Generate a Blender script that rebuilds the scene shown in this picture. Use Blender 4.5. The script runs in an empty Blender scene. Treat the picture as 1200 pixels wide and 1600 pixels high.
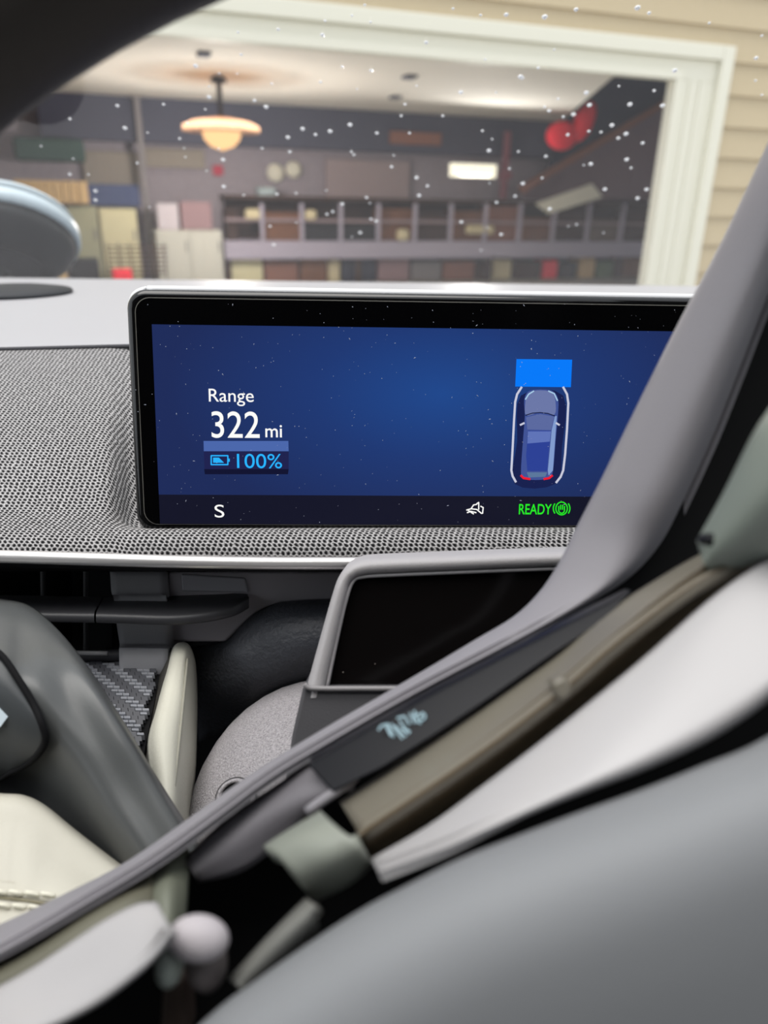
import bpy, bmesh, math, random
from mathutils import Vector, Matrix
random.seed(7)
rad = math.radians
scene = bpy.context.scene
COL = scene.collection

# ------------------------------------------------------------------ camera
FPX = 1155.56                       # 26 mm lens on a 36 mm tall frame of 1600 px
PITCH, ROLL = rad(23.0), rad(1.2)
C = Vector((0, 0, 1.25))
F = Vector((0, math.cos(PITCH), -math.sin(PITCH)))
_R0 = Vector((1, 0, 0)); _U0 = Vector((0, math.sin(PITCH), math.cos(PITCH)))
RT = _R0 * math.cos(ROLL) + _U0 * math.sin(ROLL)
UP = -_R0 * math.sin(ROLL) + _U0 * math.cos(ROLL)
camd = bpy.data.cameras.new('camera')
cam = bpy.data.objects.new('camera', camd); COL.objects.link(cam)
camd.lens = 26.0; camd.sensor_width = 36.0; camd.sensor_fit = 'AUTO'
camd.clip_start = 0.01; camd.clip_end = 300
camd.dof.use_dof = True; camd.dof.focus_distance = 0.328; camd.dof.aperture_fstop = 7.8
cam.matrix_world = Matrix(((RT.x, UP.x, -F.x, C.x), (RT.y, UP.y, -F.y, C.y), (RT.z, UP.z, -F.z, C.z), (0, 0, 0, 1)))
scene.camera = cam

# ------------------------------------------------------------------ world, sun, exposure
w = bpy.data.worlds.new('overcast_sky'); scene.world = w; w.use_nodes = True
nt = w.node_tree; nt.nodes.clear()
wo = nt.nodes.new('ShaderNodeOutputWorld'); bg = nt.nodes.new('ShaderNodeBackground')
bg.inputs['Color'].default_value = (0.90, 0.95, 1.0, 1); bg.inputs['Strength'].default_value = 0.85
nt.links.new(bg.outputs[0], wo.inputs[0])
sd = bpy.data.lights.new('sun', 'SUN'); sd.energy = 2.0; sd.angle = rad(50); sd.color = (1, 0.97, 0.92)
sun = bpy.data.objects.new('sun', sd); COL.objects.link(sun)
sun.rotation_euler = Vector((0.22, 0.06, -1.0)).to_track_quat('-Z', 'Y').to_euler()
sun.location = (-3, -2, 9)
vs = scene.view_settings
vs.view_transform = 'Standard'; vs.look = 'None'; vs.exposure = 0.82; vs.gamma = 1.0
vs.use_curve_mapping = False

# ------------------------------------------------------------------ helpers
def ray(px, py): return F + RT * ((px - 600) / FPX) + UP * ((800 - py) / FPX)
def U(px, py, d): return C + ray(px, py) * d
def hit(px, py, P0, N):
    r = ray(px, py); return C + r * ((P0 - C).dot(N) / r.dot(N))
def lin(c):
    out = []
    for v in c:
        v /= 255.0
        out.append(v / 12.92 if v <= 0.04045 else ((v + 0.055) / 1.055) ** 2.4)
    return tuple(out)
MATS = {}
def mat(name, col, rough=0.6, metal=0.0, spec=0.4, bump=None, vary=0.0, emit=0.0, alpha=None, coat=0.0, sheen=0.0):
    """procedural principled material; bump=(scale per metre, strength, distance), vary = colour variation"""
    if name in MATS: return MATS[name]
    m = bpy.data.materials.new(name); m.use_nodes = True
    t = m.node_tree; b = t.nodes['Principled BSDF']
    c = lin(col) + (1,)
    b.inputs['Base Color'].default_value = c
    b.inputs['Roughness'].default_value = rough; b.inputs['Metallic'].default_value = metal
    b.inputs['Specular IOR Level'].default_value = spec
    b.inputs['Coat Weight'].default_value = coat
    b.inputs['Sheen Weight'].default_value = sheen
    if emit:
        b.inputs['Emission Color'].default_value = c; b.inputs['Emission Strength'].default_value = emit
    if bump or vary:
        tc = t.nodes.new('ShaderNodeTexCoord')
        n = t.nodes.new('ShaderNodeTexNoise'); n.inputs['Scale'].default_value = bump[0] if bump else 20
        n.inputs['Detail'].default_value = 3
        t.links.new(tc.outputs['Object'], n.inputs['Vector'])
        if bump:
            bp = t.nodes.new('ShaderNodeBump'); bp.inputs['Strength'].default_value = bump[1]
            bp.inputs['Distance'].default_value = bump[2]
            t.links.new(n.outputs['Fac'], bp.inputs['Height']); t.links.new(bp.outputs[0], b.inputs['Normal'])
        if vary:
            hs = t.nodes.new('ShaderNodeMapRange'); hs.inputs[1].default_value = 0.3; hs.inputs[2].default_value = 0.7
            hs.inputs[3].default_value = 1 - vary; hs.inputs[4].default_value = 1 + vary
            t.links.new(n.outputs['Fac'], hs.inputs[0])
            mx = t.nodes.new('ShaderNodeVectorMath'); mx.operation = 'SCALE'; mx.inputs[0].default_value = c[:3]
            t.links.new(hs.outputs[0], mx.inputs['Scale']); t.links.new(mx.outputs[0], b.inputs['Base Color'])
    MATS[name] = m; return m
ES = 2.0 ** -vs.exposure            # screens keep their own brightness whatever the exposure
def emis(name, col, k=1.0):
    if name in MATS: return MATS[name]
    m = bpy.data.materials.new(name); m.use_nodes = True; t = m.node_tree; t.nodes.clear()
    o = t.nodes.new('ShaderNodeOutputMaterial'); e = t.nodes.new('ShaderNodeEmission')
    e.inputs[0].default_value = lin(col) + (1,); e.inputs[1].default_value = k * ES
    t.links.new(e.outputs[0], o.inputs[0]); MATS[name] = m; return m

ORG = {}
def root(o):
    while o.parent: o = o.parent
    return o
def thing(name, label, cat, loc, group=None):
    o = bpy.data.objects.new(name, None); COL.objects.link(o); o.location = loc
    o.empty_display_size = 0.02
    o['label'] = label; o['category'] = cat
    if group: o['group'] = group
    ORG[o.name] = Vector(loc); return o
def tag(o, label=None, cat=None, group=None, kind=None):
    if label: o['label'] = label
    if cat: o['category'] = cat
    if group: o['group'] = group
    if kind: o['kind'] = kind
    return o
def mesh_obj(name, verts, faces, m, parent=None, smooth=False, uvs=None, mats=None, fmat=None):
    """verts in world space -> one mesh object; origin at the thing's own origin"""
    if parent is not None: org = ORG[root(parent).name]
    else:
        xs = [v[0] for v in verts]; ys = [v[1] for v in verts]; zs = [v[2] for v in verts]
        org = Vector(((min(xs) + max(xs)) / 2, (min(ys) + max(ys)) / 2, min(zs)))
    me = bpy.data.meshes.new(name)
    me.from_pydata([tuple(Vector(v) - org) for v in verts], [], faces)
    if uvs:
        ul = me.uv_layers.new(name='uv')
        for p in me.polygons:
            for li in p.loop_indices: ul.data[li].uv = uvs[me.loops[li].vertex_index]
    me.validate()
    for mm in (mats or [m]): me.materials.append(mm)
    if fmat:
        for p, k in zip(me.polygons, fmat): p.material_index = k
    if smooth:
        for p in me.polygons: p.use_smooth = True
    bm = bmesh.new(); bm.from_mesh(me)
    if len(bm.faces) > 1: bmesh.ops.recalc_face_normals(bm, faces=bm.faces)
    bm.to_mesh(me); bm.free()
    o = bpy.data.objects.new(name, me); COL.objects.link(o)
    if parent is not None: o.parent = parent
    else: o.location = org; ORG[o.name] = org
    return o
def bev(o, width, seg=3, angle=35):
    b = o.modifiers.new('bevel', 'BEVEL'); b.width = width; b.segments = seg; b.limit_method = 'ANGLE'; b.angle_limit = rad(angle)
    for p in o.data.polygons: p.use_smooth = True
    n = o.modifiers.new('wn', 'WEIGHTED_NORMAL'); n.keep_sharp = True
    return o
def crom(P, n, closed=False):
    """n samples per span through points P (Vectors)"""
    out = []; L = len(P)
    if L == 2 and not closed: return [P[0].lerp(P[1], i / n) for i in range(n)] + [P[1]]
    for i in range(L if closed else L - 1):
        if closed: a, b, c, d = P[(i - 1) % L], P[i], P[(i + 1) % L], P[(i + 2) % L]
        else:
            b, c = P[i], P[i + 1]
            a = P[i - 1] if i > 0 else b + (b - c); d = P[i + 2] if i + 2 < L else c + (c - b)
        for k in range(n):
            t = k / n
            out.append(0.5 * ((2 * b) + (c - a) * t + (2 * a - 5 * b + 4 * c - d) * t * t + (3 * b - a - 3 * c + d) * t ** 3))
    if not closed: out.append(P[-1].copy())
    return out
def pts(L, d=None): return [U(p[0], p[1], p[2] if len(p) > 2 else d) for p in L]
def grid_obj(name, G, m, parent, thick=0.0, smooth=True, uv=True, closed_v=False):
    nr, nc = len(G), len(G[0]); V = [v for r in G for v in r]; Fc = []
    for i in range(nr - 1):
        for j in range(nc if closed_v else nc - 1):
            k = (j + 1) % nc
            Fc.append((i * nc + j, i * nc + k, (i + 1) * nc + k, (i + 1) * nc + j))
    uvs = None
    if uv:
        uvs = []
        mid = nc // 2; rowlen = [0]
        for i in range(1, nr): rowlen.append(rowlen[-1] + (G[i][mid] - G[i - 1][mid]).length)
        for i in range(nr):
            s = 0
            for j in range(nc):
                if j: s += (G[i][j] - G[i][j - 1]).length
                uvs.append((s, rowlen[i]))
    o = mesh_obj(name, V, Fc, m, parent, smooth, uvs)
    if thick:
        s = o.modifiers.new('solid', 'SOLIDIFY'); s.thickness = thick; s.offset = -1
        # make normals face the camera so the thickness goes away from it
        me = o.data; c = sum((Vector(p.normal).dot((C - ORG[root(o).name]) - Vector(p.center)) > 0) * p.area - (Vector(p.normal).dot((C - ORG[root(o).name]) - Vector(p.center)) < 0) * p.area for p in me.polygons)
        if c < 0:
            me.flip_normals()
    return o
def loft(name, rows, m, parent, nu=6, nv=4, thick=0.0, world=False):
    """rows: control rows of (px,py,depth); same length each"""
    W = [r if world else pts(r) for r in rows]
    R = [crom(r, nu) for r in W]
    cols = [crom([r[j] for r in R], nv) for j in range(len(R[0]))]
    G = [[c[i] for c in cols] for i in range(len(cols[0]))]
    return grid_obj(name, G, m, parent, thick)
def slab(name, outline, d, thick, m, parent, bevel=0.0, smooth=0, seg=3):
    """outline of (px,py[,d]) extruded away from the camera by thick"""
    P = pts(outline, d)
    if smooth: P = crom(P, smooth, True)
    n = len(P); Q = [p + F * thick for p in P]
    Fc = [tuple(range(n)), tuple(range(2 * n - 1, n - 1, -1))] + [(i, (i + 1) % n, n + (i + 1) % n, n + i) for i in range(n)]
    o = mesh_obj(name, P + Q, Fc, m, parent)
    if bevel: bev(o, bevel, seg, 40)
    return o
def tube(name, P, r, m, parent, sides=12, n=6, flat=None, radii=None):
    """tube through world points; capped; flat=(axis Vector, factor) squashes the section"""
    S = crom(P, n) if n > 1 else P
    V = []; Fc = []
    up = Vector((0, 0, 1))
    for i, p in enumerate(S):
        t = (S[min(i + 1, len(S) - 1)] - S[max(i - 1, 0)]).normalized()
        a = t.cross(up)
        if a.length < 1e-3: a = t.cross(Vector((0, 1, 0)))
        a.normalize(); b = a.cross(t).normalized()
        rr = radii[min(int(i / (len(S) - 1) * (len(radii) - 1) + 0.5), len(radii) - 1)] if radii else r
        if radii:
            f = i / (len(S) - 1) * (len(radii) - 1); k = min(int(f), len(radii) - 2); rr = radii[k] + (radii[k + 1] - radii[k]) * (f - k)
        for s in range(sides):
            an = 2 * math.pi * s / sides
            off = a * math.cos(an) * rr + b * math.sin(an) * rr
            if flat: off -= flat[0] * (off.dot(flat[0]) * (1 - flat[1]))
            V.append(p + off)
    for i in range(len(S) - 1):
        for s in range(sides):
            Fc.append((i * sides + s, i * sides + (s + 1) % sides, (i + 1) * sides + (s + 1) % sides, (i + 1) * sides + s))
    Fc.append(tuple(range(sides))); Fc.append(tuple(range((len(S) - 1) * sides, len(S) * sides)))
    o = mesh_obj(name, V, Fc, m, parent, True); return o
def boxv(o, ex, ey, ez, x0, x1, y0, y1, z0, z1):
    V = [o + ex * x + ey * y + ez * z for z in (z0, z1) for y in (y0, y1) for x in (x0, x1)]
    return V, [(0, 2, 3, 1), (4, 5, 7, 6), (0, 1, 5, 4), (2, 6, 7, 3), (0, 4, 6, 2), (1, 3, 7, 5)]
X, Y, Z = Vector((1, 0, 0)), Vector((0, 1, 0)), Vector((0, 0, 1)); O0 = Vector((0, 0, 0))
def box(name, x0, x1, y0, y1, z0, z1, m, parent=None, bevel=0.0, frame=(O0, X, Y, Z)):
    V, Fc = boxv(*frame, x0, x1, y0, y1, z0, z1)
    o = mesh_obj(name, V, Fc, m, parent)
    if bevel: bev(o, bevel)
    return o
def lathe(name, prof, base, axis, m, parent, seg=28):
    """prof: (radius, height along axis)"""
    a = axis.normalized(); s = a.orthogonal().normalized(); t = a.cross(s)
    V = []; Fc = []
    for (r, h) in prof:
        for k in range(seg):
            an = 2 * math.pi * k / seg; V.append(base + a * h + (s * math.cos(an) + t * math.sin(an)) * max(r, 1e-5))
    for i in range(len(prof) - 1):
        for k in range(seg): Fc.append((i * seg + k, i * seg + (k + 1) % seg, (i + 1) * seg + (k + 1) % seg, (i + 1) * seg + k))
    Fc.append(tuple(range(seg))); Fc.append(tuple(range((len(prof) - 1) * seg, len(prof) * seg)))
    return mesh_obj(name, V, Fc, m, parent, True)

# ------------------------------------------------------------------ structure: ground and car shell
concrete = mat('concrete', (168, 166, 160), 0.9, bump=(30, 0.3, 0.005), vary=0.06)
tag(box('floor', -30, 30, -25, 40, -0.1, 0.0, concrete), kind='structure')
cabin_dark = mat('cabin_dark', (22, 22, 24), 0.9, spec=0.1)
cb = thing('car_body', 'dark car shell with footwell and bonnet around the dashboard', 'car body', (0, 0.8, 0.3))
box('firewall', -0.85, 0.85, 0.70, 0.74, 0.45, 1.15, cabin_dark, cb)
box('cabin_floor', -0.85, 0.85, -0.9, 0.74, 0.42, 0.45, cabin_dark, cb)
for sx in (-1, 1):
    box('cabin_side', sx * 0.84 - 0.02, sx * 0.84 + 0.02, -0.9, 0.74, 0.42, 1.10, cabin_dark, cb)
box('rear_light_block', -0.85, 0.85, -0.62, -0.58, 0.45, 1.58, cabin_dark, cb)  # unseen wall added to cut the light from behind the camera
box('roof_light_block', -0.70, 0.70, -0.62, -0.10, 1.58, 1.62, cabin_dark, cb)  # added out of view, run forward to darken surfaces facing the camera
hoodm = mat('bonnet_paint', (60, 66, 76), 0.3, spec=0.5)
HG = [[Vector((x * (0.86 - 0.12 * t), 0.98 + 1.05 * t, 1.25 - 0.135 - 0.13 * t * t - 0.05 * t - 0.05 * (x ** 2))) for x in (-1, -0.6, -0.2, 0.2, 0.6, 1)] for t in (0, .25, .5, .75, 1)]
grid_obj('bonnet', HG, hoodm, cb, 0.02)

# ------------------------------------------------------------------ garage
GY = rad(20.0)
EX = Vector((math.cos(GY), math.sin(GY), 0)); EY = Vector((-math.sin(GY), math.cos(GY), 0))
r0 = ray(1050, 125); JT = C + r0 * (6.5 / r0.y)             # top right inner corner of the opening
J0 = Vector((JT.x, JT.y, 0))
GF = (J0, EX, EY, Z)
HOPEN = JT.z
def GP(px, py, k):
    """garage coordinates (x, z) where the sight line meets the plane k metres behind the front wall"""
    P = hit(px, py, J0 + EY * k, EY) - J0
    return P.dot(EX), P.z
tan_ = mat('tan_siding', (188, 172, 140), 0.75, bump=(60, 0.2, 0.002), vary=0.04)
cream = mat('cream_trim', (222, 220, 204), 0.55)
LOPEN = -5.3
wf = tag(box('wall_front', 0.46, 4.5, 0.0, 0.16, 0, 4.6, tan_, frame=GF), kind='structure')
box('wall_section', LOPEN - 3, 0.46, 0.0, 0.16, HOPEN + 0.30, 4.6, tan_, wf, frame=GF)
box('wall_section', LOPEN - 3, LOPEN - 0.46, 0.0, 0.16, 0, HOPEN + 0.30, tan_, wf, frame=GF)
# lap siding boards, each one a piece
tx1, tz1 = GP(1140, 80, 0); BH = 0.222
def board(x0, x1, z0):
    V = []
    for x in (x0, x1):
        for (y, z) in ((-0.002, z0), (-0.036, z0), (-0.006, z0 + BH + 0.02), (-0.002, z0 + BH + 0.02)):
            V.append(J0 + EX * x + EY * y + Z * z)
    return mesh_obj('siding_board', V, [(0, 1, 2, 3), (7, 6, 5, 4), (0, 4, 5, 1), (1, 5, 6, 2), (2, 6, 7, 3), (3, 7, 4, 0)], tan_, wf)
z = 0.05
while z < 4.4:
    if z + BH < tz1 + 0.02: board(tx1 - 0.04, 4.5, z)
    else: board(LOPEN - 3, 4.5, z)
    z += BH
# door casing
ox = tx1; oz = GP(600, 12, 0)[1]; oz = (oz + tz1) / 2
def casing(name, x0, x1, y0, y1, z0, z1, b=0.008): return tag(box(name, x0, x1, y0, y1, z0, z1, cream, None, b, GF), kind='structure')
casing('trim_1', ox - 0.11, ox, -0.075, 0.0, 0, oz)                     # right outer moulding
casing('trim_2', LOPEN - ox, ox - 0.112, -0.075, 0.0, oz - 0.10, oz)   # top outer moulding
casing('trim_3', 0.0, ox - 0.112, -0.03, 0.05, 0, HOPEN, 0.004)         # right flat jamb
casing('trim_4', LOPEN, ox - 0.112, -0.03, 0.05, HOPEN + 0.001, oz - 0.102, 0.004)
casing('trim_5', 0.0, 0.06, -0.055, -0.031, 0, HOPEN - 0.001, 0.004)
casing('trim_6', LOPEN, 0.06, -0.055, -0.031, HOPEN, HOPEN + 0.06, 0.004)
for i, fx in enumerate((0.14, 0.24)):
    casing('trim_%d' % (7 + i), fx, fx + 0.05, -0.042, -0.031, 0, HOPEN + 0.0, 0.004)
casing('trim_9', LOPEN - ox, LOPEN - 0.002, -0.06, 0.05, 0, oz - 0.102)
# interior shell
KB = 7.0
gwall = mat('garage_wall', (156, 148, 156), 0.9, vary=0.08)
gceil = mat('garage_ceiling', (224, 221, 212), 0.9)
gdark = mat('garage_dark', (70, 74, 92), 0.9)
ZC = C.z + (hit(500, 172, J0 + EY * KB, EY) - C).z
tag(box('wall_back', -8.3, 6.8, KB, KB + 0.15, 0, 4.4, gwall, frame=GF), kind='structure')
tag(box('wall_left', -8.3, -8.15, 0.16, KB, 0, 4.4, gwall, frame=GF), kind='structure')
tag(box('wall_right', 6.65, 6.8, 0.16, KB, 0, 4.4, gdark, frame=GF), kind='structure')
def onz(px, py, zz):
    P = hit(px, py, Vector((0, 0, zz)), Z) - J0; return P.dot(EX), P.dot(EY)
ca = GP(872, 195, KB - 0.02)[0]; cbx, cby = onz(950, 128, ZC)
sl = (cbx - ca) / (cby - (KB - 0.02))
PC = [(-8.15, KB - 0.001), (ca, KB - 0.001), (ca + sl * (0.18 - KB), 0.18), (-8.15, 0.18)]
V = [J0 + EX * x + EY * y + Z * zz for zz in (ZC, ZC + 0.08) for (x, y) in PC]
tag(mesh_obj('ceiling', V, [(0, 1, 2, 3), (7, 6, 5, 4), (0, 4, 5, 1), (1, 5, 6, 2), (2, 6, 7, 3), (3, 7, 4, 0)], gceil), kind='structure')
tag(box('ceiling_loft', -8.3, 6.8, 0.16, KB + 0.15, 4.4, 4.5, gdark, frame=GF), kind='structure')
# small dark fixings on the ceiling
for i, (px, py) in enumerate(((318, 82), (640, 118), (618, 150))):
    x, y = onz(px, py, ZC)
    o = box('ceiling_bracket', x - 0.06, x + 0.06, y - 0.1, y + 0.1, ZC - 0.03, ZC - 0.001, gdark, None, 0.01, GF)
    tag(o, ('small dark bracket on the ceiling above the lamp', 'small dark bracket on the white ceiling near the middle, nearer one', 'small dark bracket on the white ceiling near the middle, farther one')[i], 'bracket', 'ceiling brackets')
def gbox(name, px0, py0, px1, py1, k, depth, m, label=None, cat=None, parent=None, bevel=0.01, group=None, kind=None):
    ym = (py0 + py1) / 2; xm = (px0 + px1) / 2
    x0 = GP(px0, ym, k)[0]; x1 = GP(px1, ym, k)[0]; z1 = GP(xm, py0, k)[1]; z0 = GP(xm, py1, k)[1]
    o = box(name, x0, x1, k, k + depth, z0, z1, m, parent, bevel, GF)
    if label: tag(o, label, cat, group)
    if kind: tag(o, kind=kind)
    return o
def gthing(name, label, cat, px, py, k, group=None):
    x, zz = GP(px, py, k); return thing(name, label, cat, J0 + EX * x + EY * k + Z * zz, group)
slate = mat('slate_band', (74, 76, 92), 0.85)
M_tan = mat('pale_wood', (205, 175, 128), 0.7, vary=0.06)
M_crm = mat('cream_board', (214, 208, 170), 0.7)
M_gry = mat('grey_board', (190, 190, 180), 0.7)
M_mau = mat('mauve_board', (150, 122, 126), 0.8)
M_brn = mat('brown_card', (116, 78, 56), 0.85, vary=0.12)
M_dbr = mat('dark_brown', (62, 44, 38), 0.85, vary=0.1)
M_blk = mat('black_plastic', (30, 30, 34), 0.6)
M_red = mat('red_cloth', (245, 40, 62), 0.7)
M_org = mat('orange_wood', (136, 94, 80), 0.8)
M_lav = mat('lavender_shelf', (168, 162, 178), 0.7)
M_wht = mat('white_sheet', (225, 222, 205), 0.6)
M_grn = mat('green_thing', (84, 108, 76), 0.8)
M_blu = mat('blue_thing', (70, 82, 120), 0.8)
M_pol = mat('grey_post', (128, 124, 126), 0.6)
gbox('header_beam', 60, 150, 870, 232, KB - 0.35, 0.33, slate, 'long dark slate header beam below the garage ceiling', 'beam')
gbox('loft_bulkhead', 872, 60, 1085, 300, KB - 0.2, 0.19, gdark, 'dark slate bulkhead right of the white ceiling', 'bulkhead')
gbox('wood_strip', 610, 206, 690, 226, KB - 0.42, 0.06, M_org, 'orange brown wooden strip on the dark header beam', 'strip')
gbox('wall_panel', 130, 236, 218, 300, KB - 0.1, 0.08, mat('taupe_panel', (150, 142, 132), 0.9), 'taupe wall panel left of the grey post', 'panel')
gbox('wall_panel', 222, 232, 320, 262, KB - 0.12, 0.08, MATS['taupe_panel'], 'low taupe panel under the header beam right of the grey post', 'panel')
gbox('wall_panel', 510, 250, 640, 318, KB - 0.1, 0.08, mat('mauve_panel', (165, 150, 152), 0.9), 'mauve wall panel above the middle of the shelf', 'panel')
gbox('dark_locker', 135, 288, 218, 322, KB - 0.5, 0.4, M_blu, 'dark blue locker above the cream cabinet', 'locker')
gbox('green_tarp', 20, 215, 132, 252, KB - 0.7, 0.35, mat('dark_green', (48, 72, 66), 0.8), 'folded dark green tarpaulin at the far left', 'tarpaulin', bevel=0.06)
# slatted crate
cr = gthing('slatted_crate', 'pale wooden slatted crate above the mirror housing', 'crate', 80, 322, 6.0)
for i in range(9):
    gbox('slat', 24 + i * 12.4, 284, 34 + i * 12.4, 317, 6.0, 0.03, M_tan, parent=cr, bevel=0.004)
gbox('crate_back', 22, 282, 137, 318, 6.04, 0.35, M_tan, parent=cr)
# lamp
lp = gthing('ceiling_lamp', 'glowing warm ceiling lamp with wide flat shade', 'lamp', 345, 225, 4.2)
KL = 4.2
def gpt(px, py, k): x, zz = GP(px, py, k); return J0 + EX * x + EY * k + Z * zz
pl = gpt(346, 203, KL); sc = (gpt(420, 203, KL) - gpt(300, 203, KL)).dot(EX)
glow = emis('lamp_glow', (255, 200, 140), 1.5)
shade_m = bpy.data.materials.new('frosted_shade'); shade_m.use_nodes = True; t = shade_m.node_tree; t.nodes.clear()
o_ = t.nodes.new('ShaderNodeOutputMaterial'); mx = t.nodes.new('ShaderNodeMixShader'); tr = t.nodes.new('ShaderNodeBsdfTransparent'); tl = t.nodes.new('ShaderNodeBsdfTranslucent')
tl.inputs[0].default_value = lin((255, 210, 170)) + (1,); mx.inputs[0].default_value = 0.4
t.links.new(tr.outputs[0], mx.inputs[1]); t.links.new(tl.outputs[0], mx.inputs[2]); t.links.new(mx.outputs[0], o_.inputs[0])
top = Vector((pl.x, pl.y, ZC))
tube('stem', [top - Z * 0.0, pl + Z * 0.03], 0.03, M_blk, lp, 10, 2)
lathe('canopy', [(0.09, 0), (0.09, 0.03), (0.04, 0.06)], top - Z * 0.061, Z, M_blk, lp)
lathe('shade', [(sc * 0.5, 0.0), (sc * 0.49, 0.06), (sc * 0.36, 0.11), (sc * 0.1, 0.15)], pl - Z * 0.02, Z, shade_m, lp)
lathe('bulb_bowl', [(sc * 0.25, 0.0), (sc * 0.23, -0.08), (sc * 0.15, -0.15), (sc * 0.02, -0.19)], pl - Z * 0.021, Z, glow, lp)
ld = bpy.data.lights.new('lamp_light', 'POINT'); ld.energy = 95; ld.color = (1, 0.93, 0.86); ld.shadow_soft_size = 0.15
lo = bpy.data.objects.new('lamp_light', ld); COL.objects.link(lo); lo.parent = lp; lo.location = pl - Z * 0.36 - ORG[lp.name]
# post, cabinets and boards
po = gthing('grey_post', 'tall grey steel post in the garage', 'post', 228, 432, 6.45)
bx, bz = GP(228, 300, 6.45)
box('shaft', bx - 0.04, bx + 0.04, 6.53, 6.61, 0.02, ZC - 0.02, M_pol, po, 0.01, GF)
box('base_plate', bx - 0.14, bx + 0.14, 6.515, 6.635, 0.0, 0.02, M_pol, po, 0.004, GF)
box('top_plate', bx - 0.12, bx + 0.12, 6.515, 6.635, ZC - 0.02, ZC - 0.001, M_pol, po, 0.004, GF)
def cabinet(label, px0, py0, px1, k, m, depth=0.5, doors=2, zb=0.0):
    t = gthing('cabinet', label, 'cabinet', (px0 + px1) / 2, 430, k); ym = py0 + 40
    x0 = GP(px0, ym, k)[0]; x1 = GP(px1, ym, k)[0]; z1 = GP((px0 + px1) / 2, py0, k)[1]
    box('body', x0, x1, k + 0.025, k + depth, zb, z1, m, t, 0.01, GF)
    for i in range(doors):
        a = x0 + (x1 - x0) * i / doors + 0.01; b = x0 + (x1 - x0) * (i + 1) / doors - 0.01
        dd = box('door', a, b, k, k + 0.022, zb + 0.06, z1 - 0.02, m, t, 0.006, GF)
        box('handle', (b - 0.05), (b - 0.03), k - 0.02, k - 0.001, (zb + z1) / 2 + 0.1, (zb + z1) / 2 + 0.25, M_pol, dd, 0.004, GF)
    return t
cabinet('cream cabinet left of the grey post', 158, 326, 216, 6.2, M_crm, doors=1)
cabinet('pale olive cabinet beside the mirror housing', 108, 322, 155, 6.2, mat('olive_board', (168, 168, 140), 0.8), doors=1)
cabinet('wide pale grey cabinet right of the grey post', 246, 360, 349, 6.0, M_gry, doors=2)
gbox('white_carton', 246, 318, 279, 359, 6.1, 0.3, mat('white_carton', (198, 190, 196), 0.8), 'small whitish carton standing on the grey cabinet', 'carton')
gbox('mauve_carton', 283, 315, 331, 359, 6.1, 0.3, M_mau, 'mauve carton standing on the grey cabinet', 'carton')
# wire rack at lower left
wr = gthing('wire_rack', 'dark wire rack in front of the cream cabinet', 'rack', 205, 430, 5.6)
for i in range(7):
    gbox('wire', 168, 384 + i * 7, 262, 386 + i * 7, 5.6, 0.02, M_dbr, parent=wr, bevel=0)
for i in range(6):
    gbox('upright', 170 + i * 17.5, 380, 172.2 + i * 17.5, 455, 5.58, 0.018, M_dbr, parent=wr, bevel=0)
gbox('black_case', 110, 405, 156, 452, 5.6, 0.3, M_blk, 'black case beside the wire rack', 'case')
gbox('red_tin', 176, 421, 207, 452, 5.3, 0.2, M_red, 'small red tin in front of the wire rack', 'tin', bevel=0.03)
gbox('tan_sack', 84, 410, 104, 452, 5.5, 0.2, M_tan, 'small tan sack left of the black case', 'sack', bevel=0.05)
# long shelf
sh = gthing('storage_shelf', 'long garage storage shelf with pale uprights', 'shelf', 690, 440, 6.3)
KS = 6.2
gbox('back_panel', 352, 316, 1120, 378, KS + 0.62, 0.03, M_dbr, parent=sh, bevel=0)
gbox('lower_shelf', 352, 377, 1120, 403, KS, 0.6, M_lav, parent=sh)
gbox('rail', 352, 345, 1120, 349.5, KS + 0.02, 0.04, mat('mauve_rail', (150, 132, 136), 0.7), parent=sh)
gbox('upper_shelf', 352, 312, 1120, 318, KS, 0.6, M_dbr, parent=sh)
for px in (410, 472, 533, 592, 649, 705, 759, 813, 866, 920, 973, 1030):
    gbox('upright', px - 2.6, 318, px + 2.6, 377, KS - 0.03, 0.05, M_lav, parent=sh, bevel=0)
for px in (360, 560, 760, 960):
    gbox('leg', px - 4, 403, px + 4, 520, KS + 0.1, 0.06, M_dbr, parent=sh, bevel=0)
boxes = [(354, 326, 372, 'dark brown box at the left end of the long shelf', M_dbr), (412, 332, 470, 'brown carton in the second bay of the long shelf', M_brn),
         (474, 350, 531, 'black crate in the third bay of the long shelf', M_blk), (536, 350, 590, 'black crate in the fourth bay of the long shelf', M_blk),
         (595, 326, 647, 'brown carton in the fifth bay of the long shelf', M_brn), (652, 332, 702, 'dark brown box in the sixth bay of the long shelf', M_dbr),
         (708, 330, 757, 'brown carton in the seventh bay of the long shelf', M_brn), (762, 322, 811, 'rust brown carton in the eighth bay of the long shelf', M_org),
         (816, 340, 864, 'rust brown carton in the ninth bay of the long shelf', M_brn), (869, 330, 918, 'dark brown box in the tenth bay of the long shelf', M_dbr),
         (923, 342, 970, 'grey brown carton in the eleventh bay of the long shelf', mat('grey_brown', (110, 96, 86), 0.9)), (976, 328, 1028, 'dark brown box beside the door frame on the long shelf', M_dbr)]
for (a, t_, b, lab, m) in boxes:
    gbox('storage_box', a, t_, b, 376.5, KS + 0.12, 0.4, m, lab, 'box', group='boxes on the long shelf')
pale = mat('pale_cloth', (206, 194, 158), 0.8)
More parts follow.
